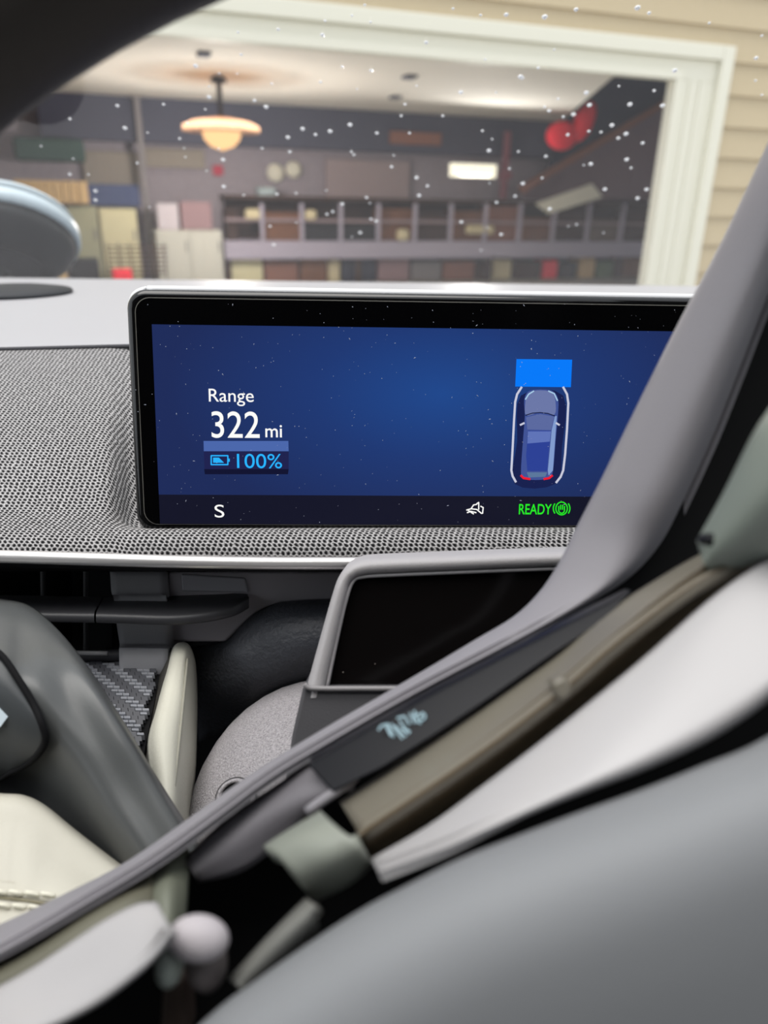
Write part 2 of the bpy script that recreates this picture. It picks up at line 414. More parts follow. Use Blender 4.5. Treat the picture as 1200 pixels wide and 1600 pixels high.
for (a, t_, b, bt, lab, m) in ((384, 326, 408, 343, 'cream folded cloth in the first bay of the long shelf', pale), (478, 328, 496, 344, 'small cream bag in the third bay of the long shelf', pale),
                               (622, 358, 640, 376, 'cream bag at the fifth upright of the long shelf', pale), (730, 352, 774, 366, 'cream folded cloth hanging before the seventh bay', pale)):
    o = gbox('cloth_bundle', a, t_, b, bt, KS - 0.03, 0.12, m, lab, 'cloth', bevel=0.05)
low = [(360, 405, 411, 'yellowish carton under the left end of the long shelf', M_crm), (414, 408, 466, 'rust carton under the long shelf', M_org), (470, 404, 512, 'brown carton under the long shelf', M_brn),
       (514, 406, 532, 'cream tin under the long shelf', pale), (536, 405, 588, 'dark blue bin under the long shelf', mat('dark_bin', (44, 48, 66), 0.7)), (592, 404, 640, 'mauve carton under the long shelf', M_mau),
       (644, 408, 690, 'grey bin under the long shelf', M_pol), (694, 408, 742, 'rust brown bin under the long shelf', M_org), (746, 410, 768, 'dark bin right of the rust brown bin', M_dbr), (770, 405, 800, 'cream sack under the long shelf', pale),
       (804, 408, 846, 'dark bin right of the cream sack', M_dbr), (850, 406, 872, 'red tin under the long shelf', M_red), (876, 410, 902, 'dark bin right of the red tin', M_blk), (906, 402, 930, 'tan sack under the right end of the shelf', M_tan),
       (934, 408, 968, 'green bin under the right end of the shelf', M_grn), (972, 402, 1005, 'orange brown sack beside the door frame', M_brn)]
for (a, t_, b, lab, m) in low:
    x0 = GP(a, 420, KS + 0.2)[0]; x1 = GP(b, 420, KS + 0.2)[0]; z1 = GP((a + b) / 2, t_, KS + 0.2)[1]
    tag(box('floor_bin', x0, x1, KS + 0.2, KS + 0.6, 0, z1, m, None, 0.03, GF), lab, 'bin', 'containers under the long shelf')
# hanging things at right
stl = gbox('strip_light', 706, 256, 776, 277, 5.6, 0.1, mat('strip_light', (240, 236, 214), 0.5, emit=0.6), 'short whitish light box on the back of the garage', 'light')
x_, z_ = GP(741, 266, 5.6)
l2 = bpy.data.lights.new('strip_glow', 'AREA'); l2.shape = 'RECTANGLE'; l2.size = 0.5; l2.size_y = 0.14; l2.energy = 40; l2.color = (1, 0.97, 0.92)
lo2 = bpy.data.objects.new('strip_glow', l2); COL.objects.link(lo2); lo2.parent = stl
lo2.location = J0 + EX * x_ + EY * 5.58 + Z * z_ - ORG[stl.name]; lo2.rotation_euler = (-EY - Z * 0.35).to_track_quat('-Z', 'Y').to_euler()
slp = [(838, 318), (925, 287), (942, 308), (858, 334)]
P = [gpt(a, b, 5.8) for a, b in slp]; Q = [p + EY * 0.05 for p in P]
tag(mesh_obj('leaning_board', P + Q, [(0, 1, 2, 3), (7, 6, 5, 4), (0, 4, 5, 1), (1, 5, 6, 2), (2, 6, 7, 3), (3, 7, 4, 0)], M_wht), 'pale board tilted above the right part of the shelf', 'board')
P = [gpt(a, b, 6.2) for a, b in ((700, 355), (1062, 143), (1062, 153), (716, 361))]; Q = [p + EY * 0.08 for p in P]
P[0] = gpt(812, 292, 6.2); P[3] = gpt(818, 302, 6.2); Q = [p + EY * 0.08 for p in P]
tag(mesh_obj('sloping_rail', P + Q, [(0, 1, 2, 3), (7, 6, 5, 4), (0, 4, 5, 1), (1, 5, 6, 2), (2, 6, 7, 3), (3, 7, 4, 0)], M_org), 'brown wooden rail sloping up to the right', 'rail')
P = [gpt(a, b, 6.4) for a, b in ((818, 300), (1070, 148), (1085, 148), (1085, 312), (818, 312))]; Q = [p + EY * 0.06 for p in P]
tag(mesh_obj('stair_panel', P + Q, [(0, 1, 2, 3, 4), (9, 8, 7, 6, 5)] + [(i, i + 5, (i + 1) % 5 + 5, (i + 1) % 5) for i in range(5)], mat('plum_panel', (118, 100, 106), 0.85, vary=0.05)), 'plum grey panel under the sloping rail', 'panel')
rb = gthing('red_bag', 'red rounded bag hanging at the right of the garage', 'bag', 890, 230, 5.4)
def blob(name, px, py, k, rx, rz, m, parent, ry=0.12, tilt=0):
    c = gpt(px, py, k); V = []; Fc = []
    for i in range(9):
        a = math.pi * i / 8
        for j in range(16):
            b = 2 * math.pi * j / 16
            lx, lz = rx * math.sin(a) * math.cos(b), rz * math.cos(a)
            V.append(c + EX * (lx * math.cos(tilt) - lz * math.sin(tilt)) + Z * (lx * math.sin(tilt) + lz * math.cos(tilt)) + EY * (ry * math.sin(a) * math.sin(b)))
    for i in range(8):
        for j in range(16): Fc.append((i * 16 + j, i * 16 + (j + 1) % 16, (i + 1) * 16 + (j + 1) % 16, (i + 1) * 16 + j))
    return mesh_obj(name, V, Fc, m, parent, True)
blob('pouch', 878, 212, 5.4, 0.27, 0.20, M_red, rb)
blob('upper_pouch', 912, 190, 5.4, 0.16, 0.30, M_red, rb, tilt=-0.4)
tube('strap', [gpt(918, 172, 5.4), Vector((gpt(925, 150, 5.4).x, gpt(925, 150, 5.4).y, 4.4))], 0.012, M_blk, rb, 8, 2)
pr = gthing('pink_post', 'thin reddish post standing on the long shelf', 'post', 790, 311, 6.5)
gbox('shaft', 786, 205, 795, 311, 6.5, 0.05, mat('reddish', (138, 86, 96), 0.8), parent=pr, bevel=0)
gbox('foot', 781, 268, 800, 280, 6.45, 0.04, MATS['reddish'], parent=pr, bevel=0.005)
gbox('red_sign', 333, 258, 349, 274, KB - 0.06, 0.05, mat('pink_red', (190, 70, 90), 0.8), 'tiny red sign on the back wall below the lamp', 'sign')
for (px, py, r, lab) in ((430, 270, .13, 'left of two pale round plaques on the back wall'), (458, 265, .12, 'right of two pale round plaques on the back wall')):
    c = gpt(px, py, KB - 0.05); o = lathe('wall_plaque', [(r, 0), (r, .03), (r * .7, .045)], c, -EY, M_wht, None); tag(o, lab, 'plaque', 'wall plaques')
gbox('pale_jar', 404, 292, 432, 312, KS + 0.05, 0.3, mat('pale_blue_jar', (150, 164, 168), 0.6), 'pale blue grey tub standing on the long shelf', 'tub', bevel=0.04)

# ------------------------------------------------------------------ windscreen
WP = Vector((0, 0.93, C.z - 0.098)); WA = rad(30)
WN = Vector((0, math.sin(WA), math.cos(WA))); WT = Vector((0, -math.cos(WA), math.sin(WA)))
gm = bpy.data.materials.new('windscreen_glass'); gm.use_nodes = True; t = gm.node_tree; t.nodes.clear()
o_ = t.nodes.new('ShaderNodeOutputMaterial'); mx = t.nodes.new('ShaderNodeMixShader'); tr = t.nodes.new('ShaderNodeBsdfTransparent'); gl = t.nodes.new('ShaderNodeBsdfGlossy')
tr.inputs[0].default_value = (0.94, 0.93, 0.93, 1); gl.inputs['Roughness'].default_value = 0.02
lw = t.nodes.new('ShaderNodeLayerWeight'); lw.inputs['Blend'].default_value = 0.5
pw = t.nodes.new('ShaderNodeMath'); pw.operation = 'POWER'; pw.inputs[1].default_value = 5.0; t.links.new(lw.outputs['Facing'], pw.inputs[0])
ma_ = t.nodes.new('ShaderNodeMath'); ma_.operation = 'MULTIPLY_ADD'; ma_.inputs[1].default_value = 0.915; ma_.inputs[2].default_value = 0.065; t.links.new(pw.outputs[0], ma_.inputs[0])
t.links.new(ma_.outputs[0], mx.inputs[0]); t.links.new(tr.outputs[0], mx.inputs[1]); t.links.new(gl.outputs[0], mx.inputs[2]); t.links.new(mx.outputs[0], o_.inputs[0])
WG = [[WP + WT * s + X * x - WN * (0.05 * x * x) for x in (-0.9, -0.6, -0.3, 0, 0.3, 0.6, 0.9)] for s in (0, 0.25, 0.5, 0.75, 1.0)]
ws = grid_obj('window_1', WG, gm, None); tag(ws, 'clear sloping windscreen glass speckled with droplets', kind='structure')
DROPS = [(184, 158), (110, 177), (196, 193), (231, 201), (65, 218), (115, 239), (110, 263), (139, 264), (215, 248), (290, 240), (288, 226), (150, 290), (150, 304), (234, 317), (281, 211), (327, 130), (327, 147), (321, 166), (293, 186), (256, 157),
 (372, 46), (306, 98), (343, 110), (377, 81), (371, 111), (425, 127), (398, 153), (416, 163), (435, 42), (508, 29), (504, 51), (501, 125), (558, 136), (535, 101), (580, 107), (550, 21), (570, 4), (579, 31),
 (410, 228), (450, 211), (473, 198), (493, 207), (516, 202), (547, 192), (589, 205), (453, 234), (549, 234), (553, 239), (640, 205), (615, 240), (612, 258), (651, 275), (668, 288), (655, 303), (573, 306), (578, 315), (510, 295), (535, 316), (463, 299), (433, 300), (381, 301), (350, 287), (349, 245), (342, 228), (323, 262),
 (511, 332), (520, 328), (580, 340), (588, 343), (563, 361), (550, 368), (463, 345), (422, 350), (428, 379), (708, 10), (751, 20), (791, 19), (851, 22), (900, 10), (996, 6), (666, 63), (758, 89), (813, 116), (816, 118), (841, 102), (866, 73),
 (720, 141), (775, 141), (851, 163), (858, 169), (872, 150), (880, 178), (896, 174), (921, 159), (916, 140), (967, 129), (1022, 135), (984, 157), (1035, 158), (887, 206), (939, 201), (956, 190), (966, 210), (978, 203), (1004, 217), (979, 243), (986, 256), (920, 200),
 (651, 131), (633, 160), (627, 178), (692, 178), (754, 201), (769, 214), (764, 232), (810, 233), (853, 240), (743, 258), (765, 283), (796, 260), (817, 283), (805, 303), (776, 313), (847, 274), (912, 253), (923, 251), (1010, 289), (996, 303), (945, 290), (859, 322), (762, 353), (721, 344), (783, 363), (888, 349), (901, 346), (943, 358), (752, 388), (1054, 103), (1014, 14), (1108, 28), (1181, 81), (1190, 46), (1180, 116), (1190, 138)]
dv, df = [], []
def add_drop(P, n, t1, t2, r):
    b = len(dv); dv.append(P + n * r * 0.7)
    for (rr, h) in ((0.6, 0.5), (1.0, 0.0)):
        for k in range(8):
            a = 2 * math.pi * k / 8; dv.append(P + (t1 * math.cos(a) + t2 * math.sin(a)) * r * rr + n * (r * h))
    for k in range(8):
        df.append((b, b + 1 + k, b + 1 + (k + 1) % 8)); df.append((b + 1 + k, b + 9 + k, b + 9 + (k + 1) % 8, b + 1 + (k + 1) % 8))
    df.append(tuple(b + 9 + k for k in range(8)))
for (px, py) in DROPS:
    P = hit(px, py, WP, WN) - WN * 0.0
    P = P - WN * (0.05 * P.x * P.x + 0.0015)
    add_drop(P, -WN, X, WT, random.choice((0.0010, 0.0013, 0.0016, 0.0020)))
dm = mat('droplet', (250, 252, 255), 0.15, spec=0.8, emit=0.0)
tag(mesh_obj('droplets', dv, df, dm, ws, True), kind='stuff')
# mirror housing beyond the screen
mh = thing('side_mirror', 'pale blue grey rounded mirror housing with dark hollow underside at far left', 'mirror', U(20, 440, 1.25))
MC = U(8, 377, 1.2); ma = (UP * 0.93 + F * 0.20 - RT * 0.10).normalized()
def squash(prof, name, m, parent, inner=False): return lathe(name, prof, MC, ma, m, parent, 40)
shellm = mat('mirror_shell', (184, 198, 204), 0.35, spec=0.5); darkm = mat('mirror_dark', (26, 29, 30), 0.5)
R_ = 0.115
squash([(R_ * 0.97, 0.0), (R_, 0.010), (R_ * 0.985, 0.022)], 'lower_shell', shellm, mh)
squash([(R_ * 0.93, 0.0222), (R_ * 0.93, 0.0266)], 'seam', darkm, mh)
squash([(R_ * 0.98, 0.0268), (R_ * 0.93, 0.037), (R_ * 0.78, 0.044), (R_ * 0.4, 0.050), (0.001, 0.052)], 'upper_shell', shellm, mh)
squash([(R_ * 0.95, -0.0005), (R_ * 0.9, -0.016), (R_ * 0.74, -0.034), (R_ * 0.52, -0.046), (R_ * 0.5, -0.044)], 'underside', darkm, mh)
squash([(R_ * 0.49, -0.0465), (R_ * 0.4, -0.047)], 'hollow', M_blk, mh)
tube('foot', [MC - ma * 0.04, U(-20, 420, 1.2), Vector((U(-20, 420, 1.2).x, U(-20, 420, 1.2).y, 1.105))], 0.022, darkm, mh, 12, 5)

# ------------------------------------------------------------------ dashboard
db = thing('dashboard', 'car dashboard with pale top, grey knit fabric and silver strip', 'dashboard', (0, 0.45, 0.95))
dtop = mat('dash_top_vinyl', (164, 164, 168), 0.45, spec=0.5, bump=(900, 0.15, 0.0004))
fab = bpy.data.materials.new('knit_fabric'); fab.use_nodes = True; t = fab.node_tree; b_ = t.nodes['Principled BSDF']
b_.inputs['Roughness'].default_value = 0.9; b_.inputs['Specular IOR Level'].default_value = 0.15
uvn = t.nodes.new('ShaderNodeTexCoord')
def vm(op, a=None, b=None):
    n = t.nodes.new('ShaderNodeVectorMath'); n.operation = op
    for i, v in enumerate((a, b)):
        if v is None: continue
        if isinstance(v, tuple): n.inputs[i].default_value = v
        else: t.links.new(v, n.inputs[i])
    return n
def mm(op, a, b=None, clamp=False):
    n = t.nodes.new('ShaderNodeMath'); n.operation = op; n.use_clamp = clamp
    for i, v in enumerate((a, b)):
        if v is None: continue
        if isinstance(v, (int, float)): n.inputs[i].default_value = v
        else: t.links.new(v, n.inputs[i])
    return n
PK = 0.0024
nz0 = t.nodes.new('ShaderNodeTexNoise'); nz0.inputs['Scale'].default_value = 260; t.links.new(uvn.outputs['UV'], nz0.inputs['Vector'])
jit = vm('SCALE', vm('SUBTRACT', nz0.outputs['Color'], (0.5, 0.5, 0.5)).outputs[0]); jit.inputs['Scale'].default_value = 0.0016
uvj = vm('ADD', uvn.outputs['UV'], jit.outputs[0])
su = vm('MULTIPLY', uvj.outputs[0], (1 / PK, 1 / (PK * 1.5), 0))
dist = []
for off in (0.0, 0.5):
    a = vm('ADD', su.outputs[0], (off, off, 0)); f = vm('FRACTION', a.outputs[0]); s = vm('SUBTRACT', f.outputs[0], (0.5, 0.5, 0)); q = vm('MULTIPLY', s.outputs[0], (1, 1.5, 0))
    dist.append(vm('LENGTH', q.outputs[0]).outputs['Value'])
dmin = mm('MINIMUM', dist[0], dist[1])
mr = t.nodes.new('ShaderNodeMapRange'); mr.inputs[1].default_value = 0.20; mr.inputs[2].default_value = 0.42; mr.inputs[3].default_value = 0; mr.inputs[4].default_value = 1
t.links.new(dmin.outputs[0], mr.inputs[0])
nz = t.nodes.new('ShaderNodeTexNoise'); nz.inputs['Scale'].default_value = 1300; nz.inputs['Detail'].default_value = 4; t.links.new(uvn.outputs['UV'], nz.inputs['Vector'])
mxc = t.nodes.new('ShaderNodeMix'); mxc.data_type = 'RGBA'
mxc.inputs[6].default_value = lin((22, 22, 24)) + (1,); mxc.inputs[7].default_value = lin((192, 190, 190)) + (1,)
fac = mm('MULTIPLY', mr.outputs[0], mm('ADD', mm('MULTIPLY', nz.outputs['Fac'], 1.9).outputs[0], -0.12).outputs[0], True)
t.links.new(fac.outputs[0], mxc.inputs[0]); t.links.new(mxc.outputs[2], b_.inputs['Base Color'])
bp = t.nodes.new('ShaderNodeBump'); bp.inputs['Strength'].default_value = 0.8; bp.inputs['Distance'].default_value = 0.0008
t.links.new(mr.outputs[0], bp.inputs['Height']); t.links.new(bp.outputs[0], b_.inputs['Normal'])
# columns of the fabric pad: from the near lower edge up to the far upper edge
fx = [-420, -200, 0, 90, 140, 168, 186, 200, 212, 226, 300, 500, 750, 1000, 1250, 1500]
rowsL = [(864, .326), (852, .3265), (838, .329), (825, .3325), (812, .336), (790, .342), (750, .352), (700, .366), (640, .385), (580, .409), (543, .427)]
rowsD = [(871, .325), (858, .3245), (842, .3265), (828, .332), (824, .340), (822, .352), (790, .362), (740, .372), (660, .388), (585, .412), (537, .430)]
cols = []
for x in fx:
    b = 0.0 if x <= 168 else (1.0 if x >= 212 else (x - 168) / 44.0)
    b = b * b * (3 - 2 * b)
    col = []
    for (l, dd) in zip(rowsL, rowsD):
        yl = l[0] + (2 if x > 0 else -x * 0.0) * 0 + (0.012 * max(0, min(x, 212)) if l[0] > 800 else (545 - 0.025 * x - 543 if l[0] < 560 else 0))
        py = yl * (1 - b) + dd[0] * b; d = l[1] * (1 - b) + dd[1] * b
        col.append((x, py, d))
    cols.append(col)
RW = [[c[i] for c in cols] for i in range(len(rowsL))]
loft('fabric_pad', RW, fab, db, 4, 4, 0.004)
# dash top
far = [(-420, 431, None)]
DT = []
for f_, zz in ((0.0, 0), (0.04, 1), (0.3, 2), (0.7, 3), (1.0, 4)):
    row = []
    for x in (-420, -200, 0, 100, 195, 300, 600, 900, 1250, 1500):
        near = U(x, 545 - 0.025 * x, .4275) + Vector((0, 0.0005, 0))
        farp = hit(x, 437 + 0.012 * (x - 600) + 4, Vector((0, 0.925, 0)), Y)
        farp = Vector((near.x * (farp.y / near.y), farp.y, farp.z))
        p = near.lerp(farp, f_); p.z += 0.006 * math.sin(math.pi * min(1, f_)) - (0.004 if f_ == 0 else 0)
        row.append(p)
    DT.append(row)
loft('top_pad', DT, dtop, db, 3, 4, 0.01, world=True)
# dark piping between top pad and fabric
tube('piping', [U(x, 545 - 0.025 * x + 1, .4262) for x in (-420, -200, 0, 100, 195, 300, 600, 900, 1250)], 0.0013, mat('dark_piping', (70, 70, 74), 0.8), db, 8, 4)
gr = []
gc = hit(20, 458, Vector((0, 0, 1.172)), Z)
# dark low oval on the dash top
lathe('dash_oval', [(0.05, 0), (0.049, 0.002), (0.035, 0.004), (0.001, 0.005)], hit(20, 456, Vector((0, 0, C.z - 0.083)), Z), Z, mat('oval_dark', (44, 46, 50), 0.7), db, 36)
# silver strip
silver = mat('satin_silver', (222, 219, 218), 0.34, metal=0.7)
SP = [U(x, y, .3235) for (x, y) in ((-420, 862), (-200, 866), (0, 869.5), (120, 873), (260, 877), (400, 879.5), (540, 880), (800, 879), (1250, 877))]
tube('silver_strip', SP, 0.0029, silver, db, 14, 5)
# soffit coloured black as the shadow gap under the strip, then the lower panel
lowp = mat('lower_plastic', (128, 128, 132), 0.55, bump=(1600, 0.2, 0.0003))
vent_blk = mat('vent_black', (16, 16, 18), 0.8, spec=0.2)
loft('strip_soffit', [[(x, 878 + 0.018 * min(max(x, 0), 400), .3245) for x in (-420, 0, 260, 540, 1250)], [(x, 886 + 0.018 * min(max(x, 0), 400), .334) for x in (-420, 0, 260, 540, 1250)], [(x, 893, .362) for x in (-420, 0, 260, 540, 1250)]], vent_blk, db, 4, 3, 0.003)
slab('vent_back', [(-420, 870), (300, 885), (300, 1040), (-420, 1040)], .425, 0.01, vent_blk, db)
for px in (-110, -40, 66, 133):
    slab('air_vane', [(px - 4, 880), (px + 4, 880), (px + 4, 1030), (px - 4, 1030)], .385, 0.035, mat('vane_grey', (40, 40, 43), 0.5), db, 0.001)
# post in the vent
loft('vent_post', [[(172, 893, .362), (258, 893, .358)], [(174, 925, .360), (259, 925, .356)], [(178, 933, .357), (260, 934, .353)], [(180, 960, .357), (262, 960, .354)], [(186, 1000, .358), (266, 1000, .356)], [(187, 1008, .356), (266, 1009, .354)], [(186, 1013, .350), (262, 1014, .349)]], lowp, db, 8, 4, 0.02)
# horizontal wing: left length and right tip, divided by a joint
wingm = mat('wing_plastic', (56, 56, 59), 0.4, bump=(1600, 0.15, 0.0003))
def wing(name, back, front):
    b = pts(back); f = pts(front); n = len(b)
    mid = [bb.lerp(ff, 0.93) for bb, ff in zip(b, f)]
    th = UP * 0.0042
    rows = [b, mid, [ff - UP * 0.001 for ff in f], [ff - th for ff in f], [mm_ - th * 1.25 for mm_ in mid], [bb - th * 1.2 for bb in b]]
    G = [crom(r, 5) for r in rows]
    o = grid_obj(name, G, wingm, db, 0.0)
    return o
wing('wing_vane', [(-420, 928, .372), (-200, 928, .371), (0, 930, .369), (80, 931, .368), (160, 933, .366)], [(-420, 957, .333), (-200, 956, .333), (0, 955, .334), (80, 956, .334), (147, 957, .334)])
wing('wing_vane', [(163, 933, .366), (220, 931, .364), (290, 928, .362), (350, 927, .361), (384, 928, .358), (387, 931, .356)], [(150, 957, .334), (205, 959, .334), (270, 961, .335), (325, 956, .339), (365, 946, .346), (389, 933, .354)])
# panel right of the post
panm = mat('panel_plastic', (142, 139, 144), 0.45, bump=(1600, 0.15, 0.0003))
slab('lower_panel', [(262, 893), (560, 893), (720, 900), (720, 945), (520, 938), (440, 942), (400, 958), (372, 982), (352, 1003), (264, 1003)], .360, 0.02, panm, db, 0.0015)
slab('pocket_lip', [(282, 897), (383, 903), (388, 926), (284, 924)], .3585, 0.003, mat('pocket_grey', (150, 150, 156), 0.5), db, 0.001)
# knee bolster
bolm = mat('dark_leather', (58, 60, 66), 0.5, spec=0.45, bump=(420, 0.6, 0.0012))
loft('knee_bolster', [[(300, 1010, .374), (352, 1001, .363), (378, 975, .3605), (402, 956, .3595), (440, 941, .3585), (520, 936, .358), (650, 936, .357), (900, 936, .357), (1250, 936, .357)],
                      [(300, 1020, .374), (356, 1012, .356), (386, 984, .354), (412, 966, .353), (450, 952, .352), (525, 947, .351), (650, 945, .351), (900, 945, .35), (1250, 945, .35)],
                      [(300, 1045, .376), (368, 1040, .352), (410, 1015, .347), (440, 995, .344), (470, 980, .343), (535, 972, .342), (650, 970, .342), (900, 970, .342), (1250, 970, .342)],
                      [(305, 1090, .385), (380, 1080, .358), (430, 1060, .35), (460, 1040, .345), (490, 1030, .343), (550, 1025, .342), (650, 1020, .342), (900, 1020, .342), (1250, 1020, .342)],
                      [(310, 1160, .42), (390, 1130, .39), (440, 1110, .38), (470, 1100, .372), (500, 1090, .37), (560, 1085, .37), (650, 1080, .37), (900, 1080, .37), (1250, 1080, .37)]], bolm, db, 5, 5, 0.004)
# ------------------------------------------------------------------ instrument display
hdir = ray(30640, 920).normalized(); ddir = ray(600, 7540); ddir = (ddir - hdir * ddir.dot(hdir)).normalized()
DU = -ddir; DN = hdir.cross(DU).normalized()          # towards the camera
if DN.dot(F) > 0: DN = -DN
D0 = U(655, 640, .330)
def DP(px, py, off=0.0): return hit(px, py, D0 + DN * off, DN)
def dl(px, py):
    v = DP(px, py) - D0; return v.dot(hdir), v.dot(DU)
ds = thing('instrument_display', 'wide instrument display with black bezel and blue screen showing range', 'display', U(655, 830, .345))
def dpoly(name, P2, off, thick, m, parent=None, bevel=0.0):
    """outline in display coordinates, front at off"""
    A = [D0 + hdir * a + DU * b + DN * off for a, b in P2]; n = len(A); B = [p - DN * thick for p in A]
    Fc = [tuple(range(n)), tuple(range(2 * n - 1, n - 1, -1))] + [(i, (i + 1) % n, n + (i + 1) % n, n + i) for i in range(n)]
    o = mesh_obj(name, A + B, Fc, m, parent or ds)
    if bevel: bev(o, bevel, 4, 40)
    return o
def rrect(x0, x1, y0, y1, r, n=8, corners=(1, 1, 1, 1)):
    out = []
    for (cx, cy, a0, on) in ((x1 - r, y1 - r, 0, corners[0]), (x0 + r, y1 - r, 90, corners[1]), (x0 + r, y0 + r, 180, corners[2]), (x1 - r, y0 + r, 270, corners[3])):
        for k in range(n + 1):
            a = rad(a0 + 90 * k / n); out.append((cx + r * math.cos(a), cy + r * math.sin(a)))
    return out
aL, bT = dl(238, 507); _, bB = dl(255, 818); aR = aL + 0.2435
oL = dl(193.5, 600)[0]; oL = (dl(195, 480)[0] + dl(212, 800)[0]) / 2; oT = dl(500, 455)[1]; oB = dl(500, 834)[1]; oR = aR + (aL - oL)
gloss = mat('gloss_black', (14, 14, 15), 0.12, spec=0.5)
dpoly('housing', rrect(oL, oR, oB, oT, 0.0085, 10), 0.0, 0.016, gloss, bevel=0.0032)
TTP = [D0 + hdir * a + DU * b - DN * 0.004 for a, b in [(oL + .0006, oT - .022), (oL + .0006, oT - .010), (oL + .0028, oT - .0030), (oL + .0085, oT - .0003), (oL + .02, oT), (oL + .12, oT), (oR - .02, oT), (oR - .0085, oT - .0003)]]
tube('painted_top_sheen', TTP, 0.0017, mat('sheen_pale', (226, 226, 228), 0.3, spec=0.6), ds, 12, 5, radii=[0.0002, 0.0010, 0.0016, 0.0018, 0.0018, 0.0018, 0.0018, 0.0018])  # pale tube painted in as the sky's reflection on the glossy top edge
glassm = mat('bezel_black', (5, 5, 6), 0.25, spec=0.06)
line = mat('bezel_edge', (120, 118, 112), 0.3, spec=0.5)
dpoly('edge_line', rrect(oL + .0040, oR - .0040, oB + .004, oT - .0036, 0.0065, 10), 0.0003, 0.0006, line)
dpoly('bezel', rrect(oL + .0044, oR - .0044, oB + .0044, oT - .0040, 0.0062, 10), 0.0006, 0.0006, glassm)
# blue screen: soft glow of a lit panel, brighter towards its middle
sm = bpy.data.materials.new('screen_blue'); sm.use_nodes = True; t = sm.node_tree; b_ = t.nodes['Principled BSDF']
b_.inputs['Base Color'].default_value = (0.002, 0.002, 0.004, 1); b_.inputs['Roughness'].default_value = 0.3; b_.inputs['Specular IOR Level'].default_value = 0.06
uvn = t.nodes.new('ShaderNodeTexCoord'); g = vm('SUBTRACT', uvn.outputs['UV'], (0.52, 0.62, 0)); g2 = vm('MULTIPLY', g.outputs[0], (1.7, 1.0, 0)); ln = vm('LENGTH', g2.outputs[0])
cr_ = t.nodes.new('ShaderNodeValToRGB'); e = cr_.color_ramp.elements
e[0].position = 0.0; e[0].color = lin((33, 74, 144)) + (1,); e[1].position = 0.85; e[1].color = lin((31, 45, 92)) + (1,)
e2 = e.new(0.4); e2.color = lin((32, 58, 118)) + (1,)
t.links.new(ln.outputs['Value'], cr_.inputs[0]); t.links.new(cr_.outputs[0], b_.inputs['Emission Color']); b_.inputs['Emission Strength'].default_value = 0.95 * ES
bS = dl(600, 774)[1]
def dquad(name, x0, x1, y0, y1, off, m, parent=None):
    A = [D0 + hdir * a + DU * b + DN * off for a, b in ((x0, y0), (x1, y0), (x1, y1), (x0, y1))]
    return mesh_obj(name, A, [(0, 1, 2, 3)], m, parent or ds, uvs=[(0, 0), (1, 0), (1, 1), (0, 1)])
scr = dquad('screen', aL, aR, bS, bT, 0.0009, sm)
bar = dquad('status_bar', aL, aR, bB, bS, 0.0009, mat('status_navy', (17, 18, 33), 0.3, spec=0.06, emit=0.8 * ES))
E_w = emis('text_white', (252, 252, 250), 1.0); E_c = emis('text_cyan', (40, 178, 255), 1.05); E_g = emis('text_green', (40, 232, 40), 1.05)
def text(name, body, x0, y0, x1, y1, m, parent, off=0.0011, bold=0.0, shear=0):
    """flat lettering fitted to the pixel box"""
    cu = bpy.data.curves.new(name, 'FONT'); cu.body = body; cu.offset = bold; cu.resolution_u = 6; cu.shear = shear
    ob = bpy.data.objects.new(name, cu); COL.objects.link(ob)
    dg = bpy.context.evaluated_depsgraph_get(); me = bpy.data.meshes.new_from_object(ob.evaluated_get(dg))
    bpy.data.objects.remove(ob); bpy.data.curves.remove(cu)
    xs = [v.co.x for v in me.vertices]; ys = [v.co.y for v in me.vertices]
    a0, b0 = dl(x0, y1); a1, b1 = dl(x1, y0); a1 = dl(x1, (y0 + y1) / 2)[0]; a0 = dl(x0, (y0 + y1) / 2)[0]
    V = [D0 + DN * off + hdir * (a0 + (v.co.x - min(xs)) / (max(xs) - min(xs)) * (a1 - a0)) + DU * (b0 + (v.co.y - min(ys)) / (max(ys) - min(ys)) * (b1 - b0)) for v in me.vertices]
    Fc = [tuple(p.vertices) for p in me.polygons]
    bpy.data.meshes.remove(me)
    return mesh_obj(name, V, Fc, m, parent)
def dshape(name, P, off, m, parent, smooth=0):
    A = [DP(x, y, off) for x, y in P]
    if smooth: A = crom(A, smooth, True)
    return mesh_obj(name, A, [tuple(range(len(A)))], m, parent)
def stroke(name, lines, wpx, off, m, parent):
    """flat strokes along pixel polylines, width in pixels"""
    V = []; Fc = []
    for L in lines:
        for i in range(len(L) - 1):
            a = Vector(L[i]); b = Vector(L[i + 1]); t_ = (b - a)
            if t_.length < 1e-6: continue
            t_.normalize(); n_ = Vector((-t_.y, t_.x)) * (wpx / 2); e_ = t_ * (wpx * 0.22)
            k = len(V)
            for q in (a - e_ + n_, b + e_ + n_, b + e_ - n_, a - e_ - n_): V.append(DP(q.x, q.y, off))
            Fc.append((k, k + 1, k + 2, k + 3))
    return mesh_obj(name, V, Fc, m, parent)
def arc(cx, cy, rx, ry, a0, a1, n=14): return [(cx + rx * math.cos(rad(a0 + (a1 - a0) * i / n)), cy + ry * math.sin(rad(a0 + (a1 - a0) * i / n))) for i in range(n + 1)]
text('range_text', 'Range', 327, 608, 397, 634, E_w, scr, bold=0.002)
text('range_number', '322', 331, 643, 406, 684, E_w, scr, bold=0.004)
text('unit_text', 'mi', 415, 664, 441, 683, E_w, scr, bold=0.008)
text('percent_text', '100%', 371, 709, 441, 731, E_c, scr, off=0.0013)
dshape('band_shadow', [(319, 733), (451, 733), (450, 741), (320, 741)], 0.0010, emis('band_shadow', (20, 22, 50)), scr)
dshape('range_band', [(318, 689), (450.5, 689), (451, 705), (318.5, 705)], 0.0011, emis('band_blue', (76, 104, 172)), scr)
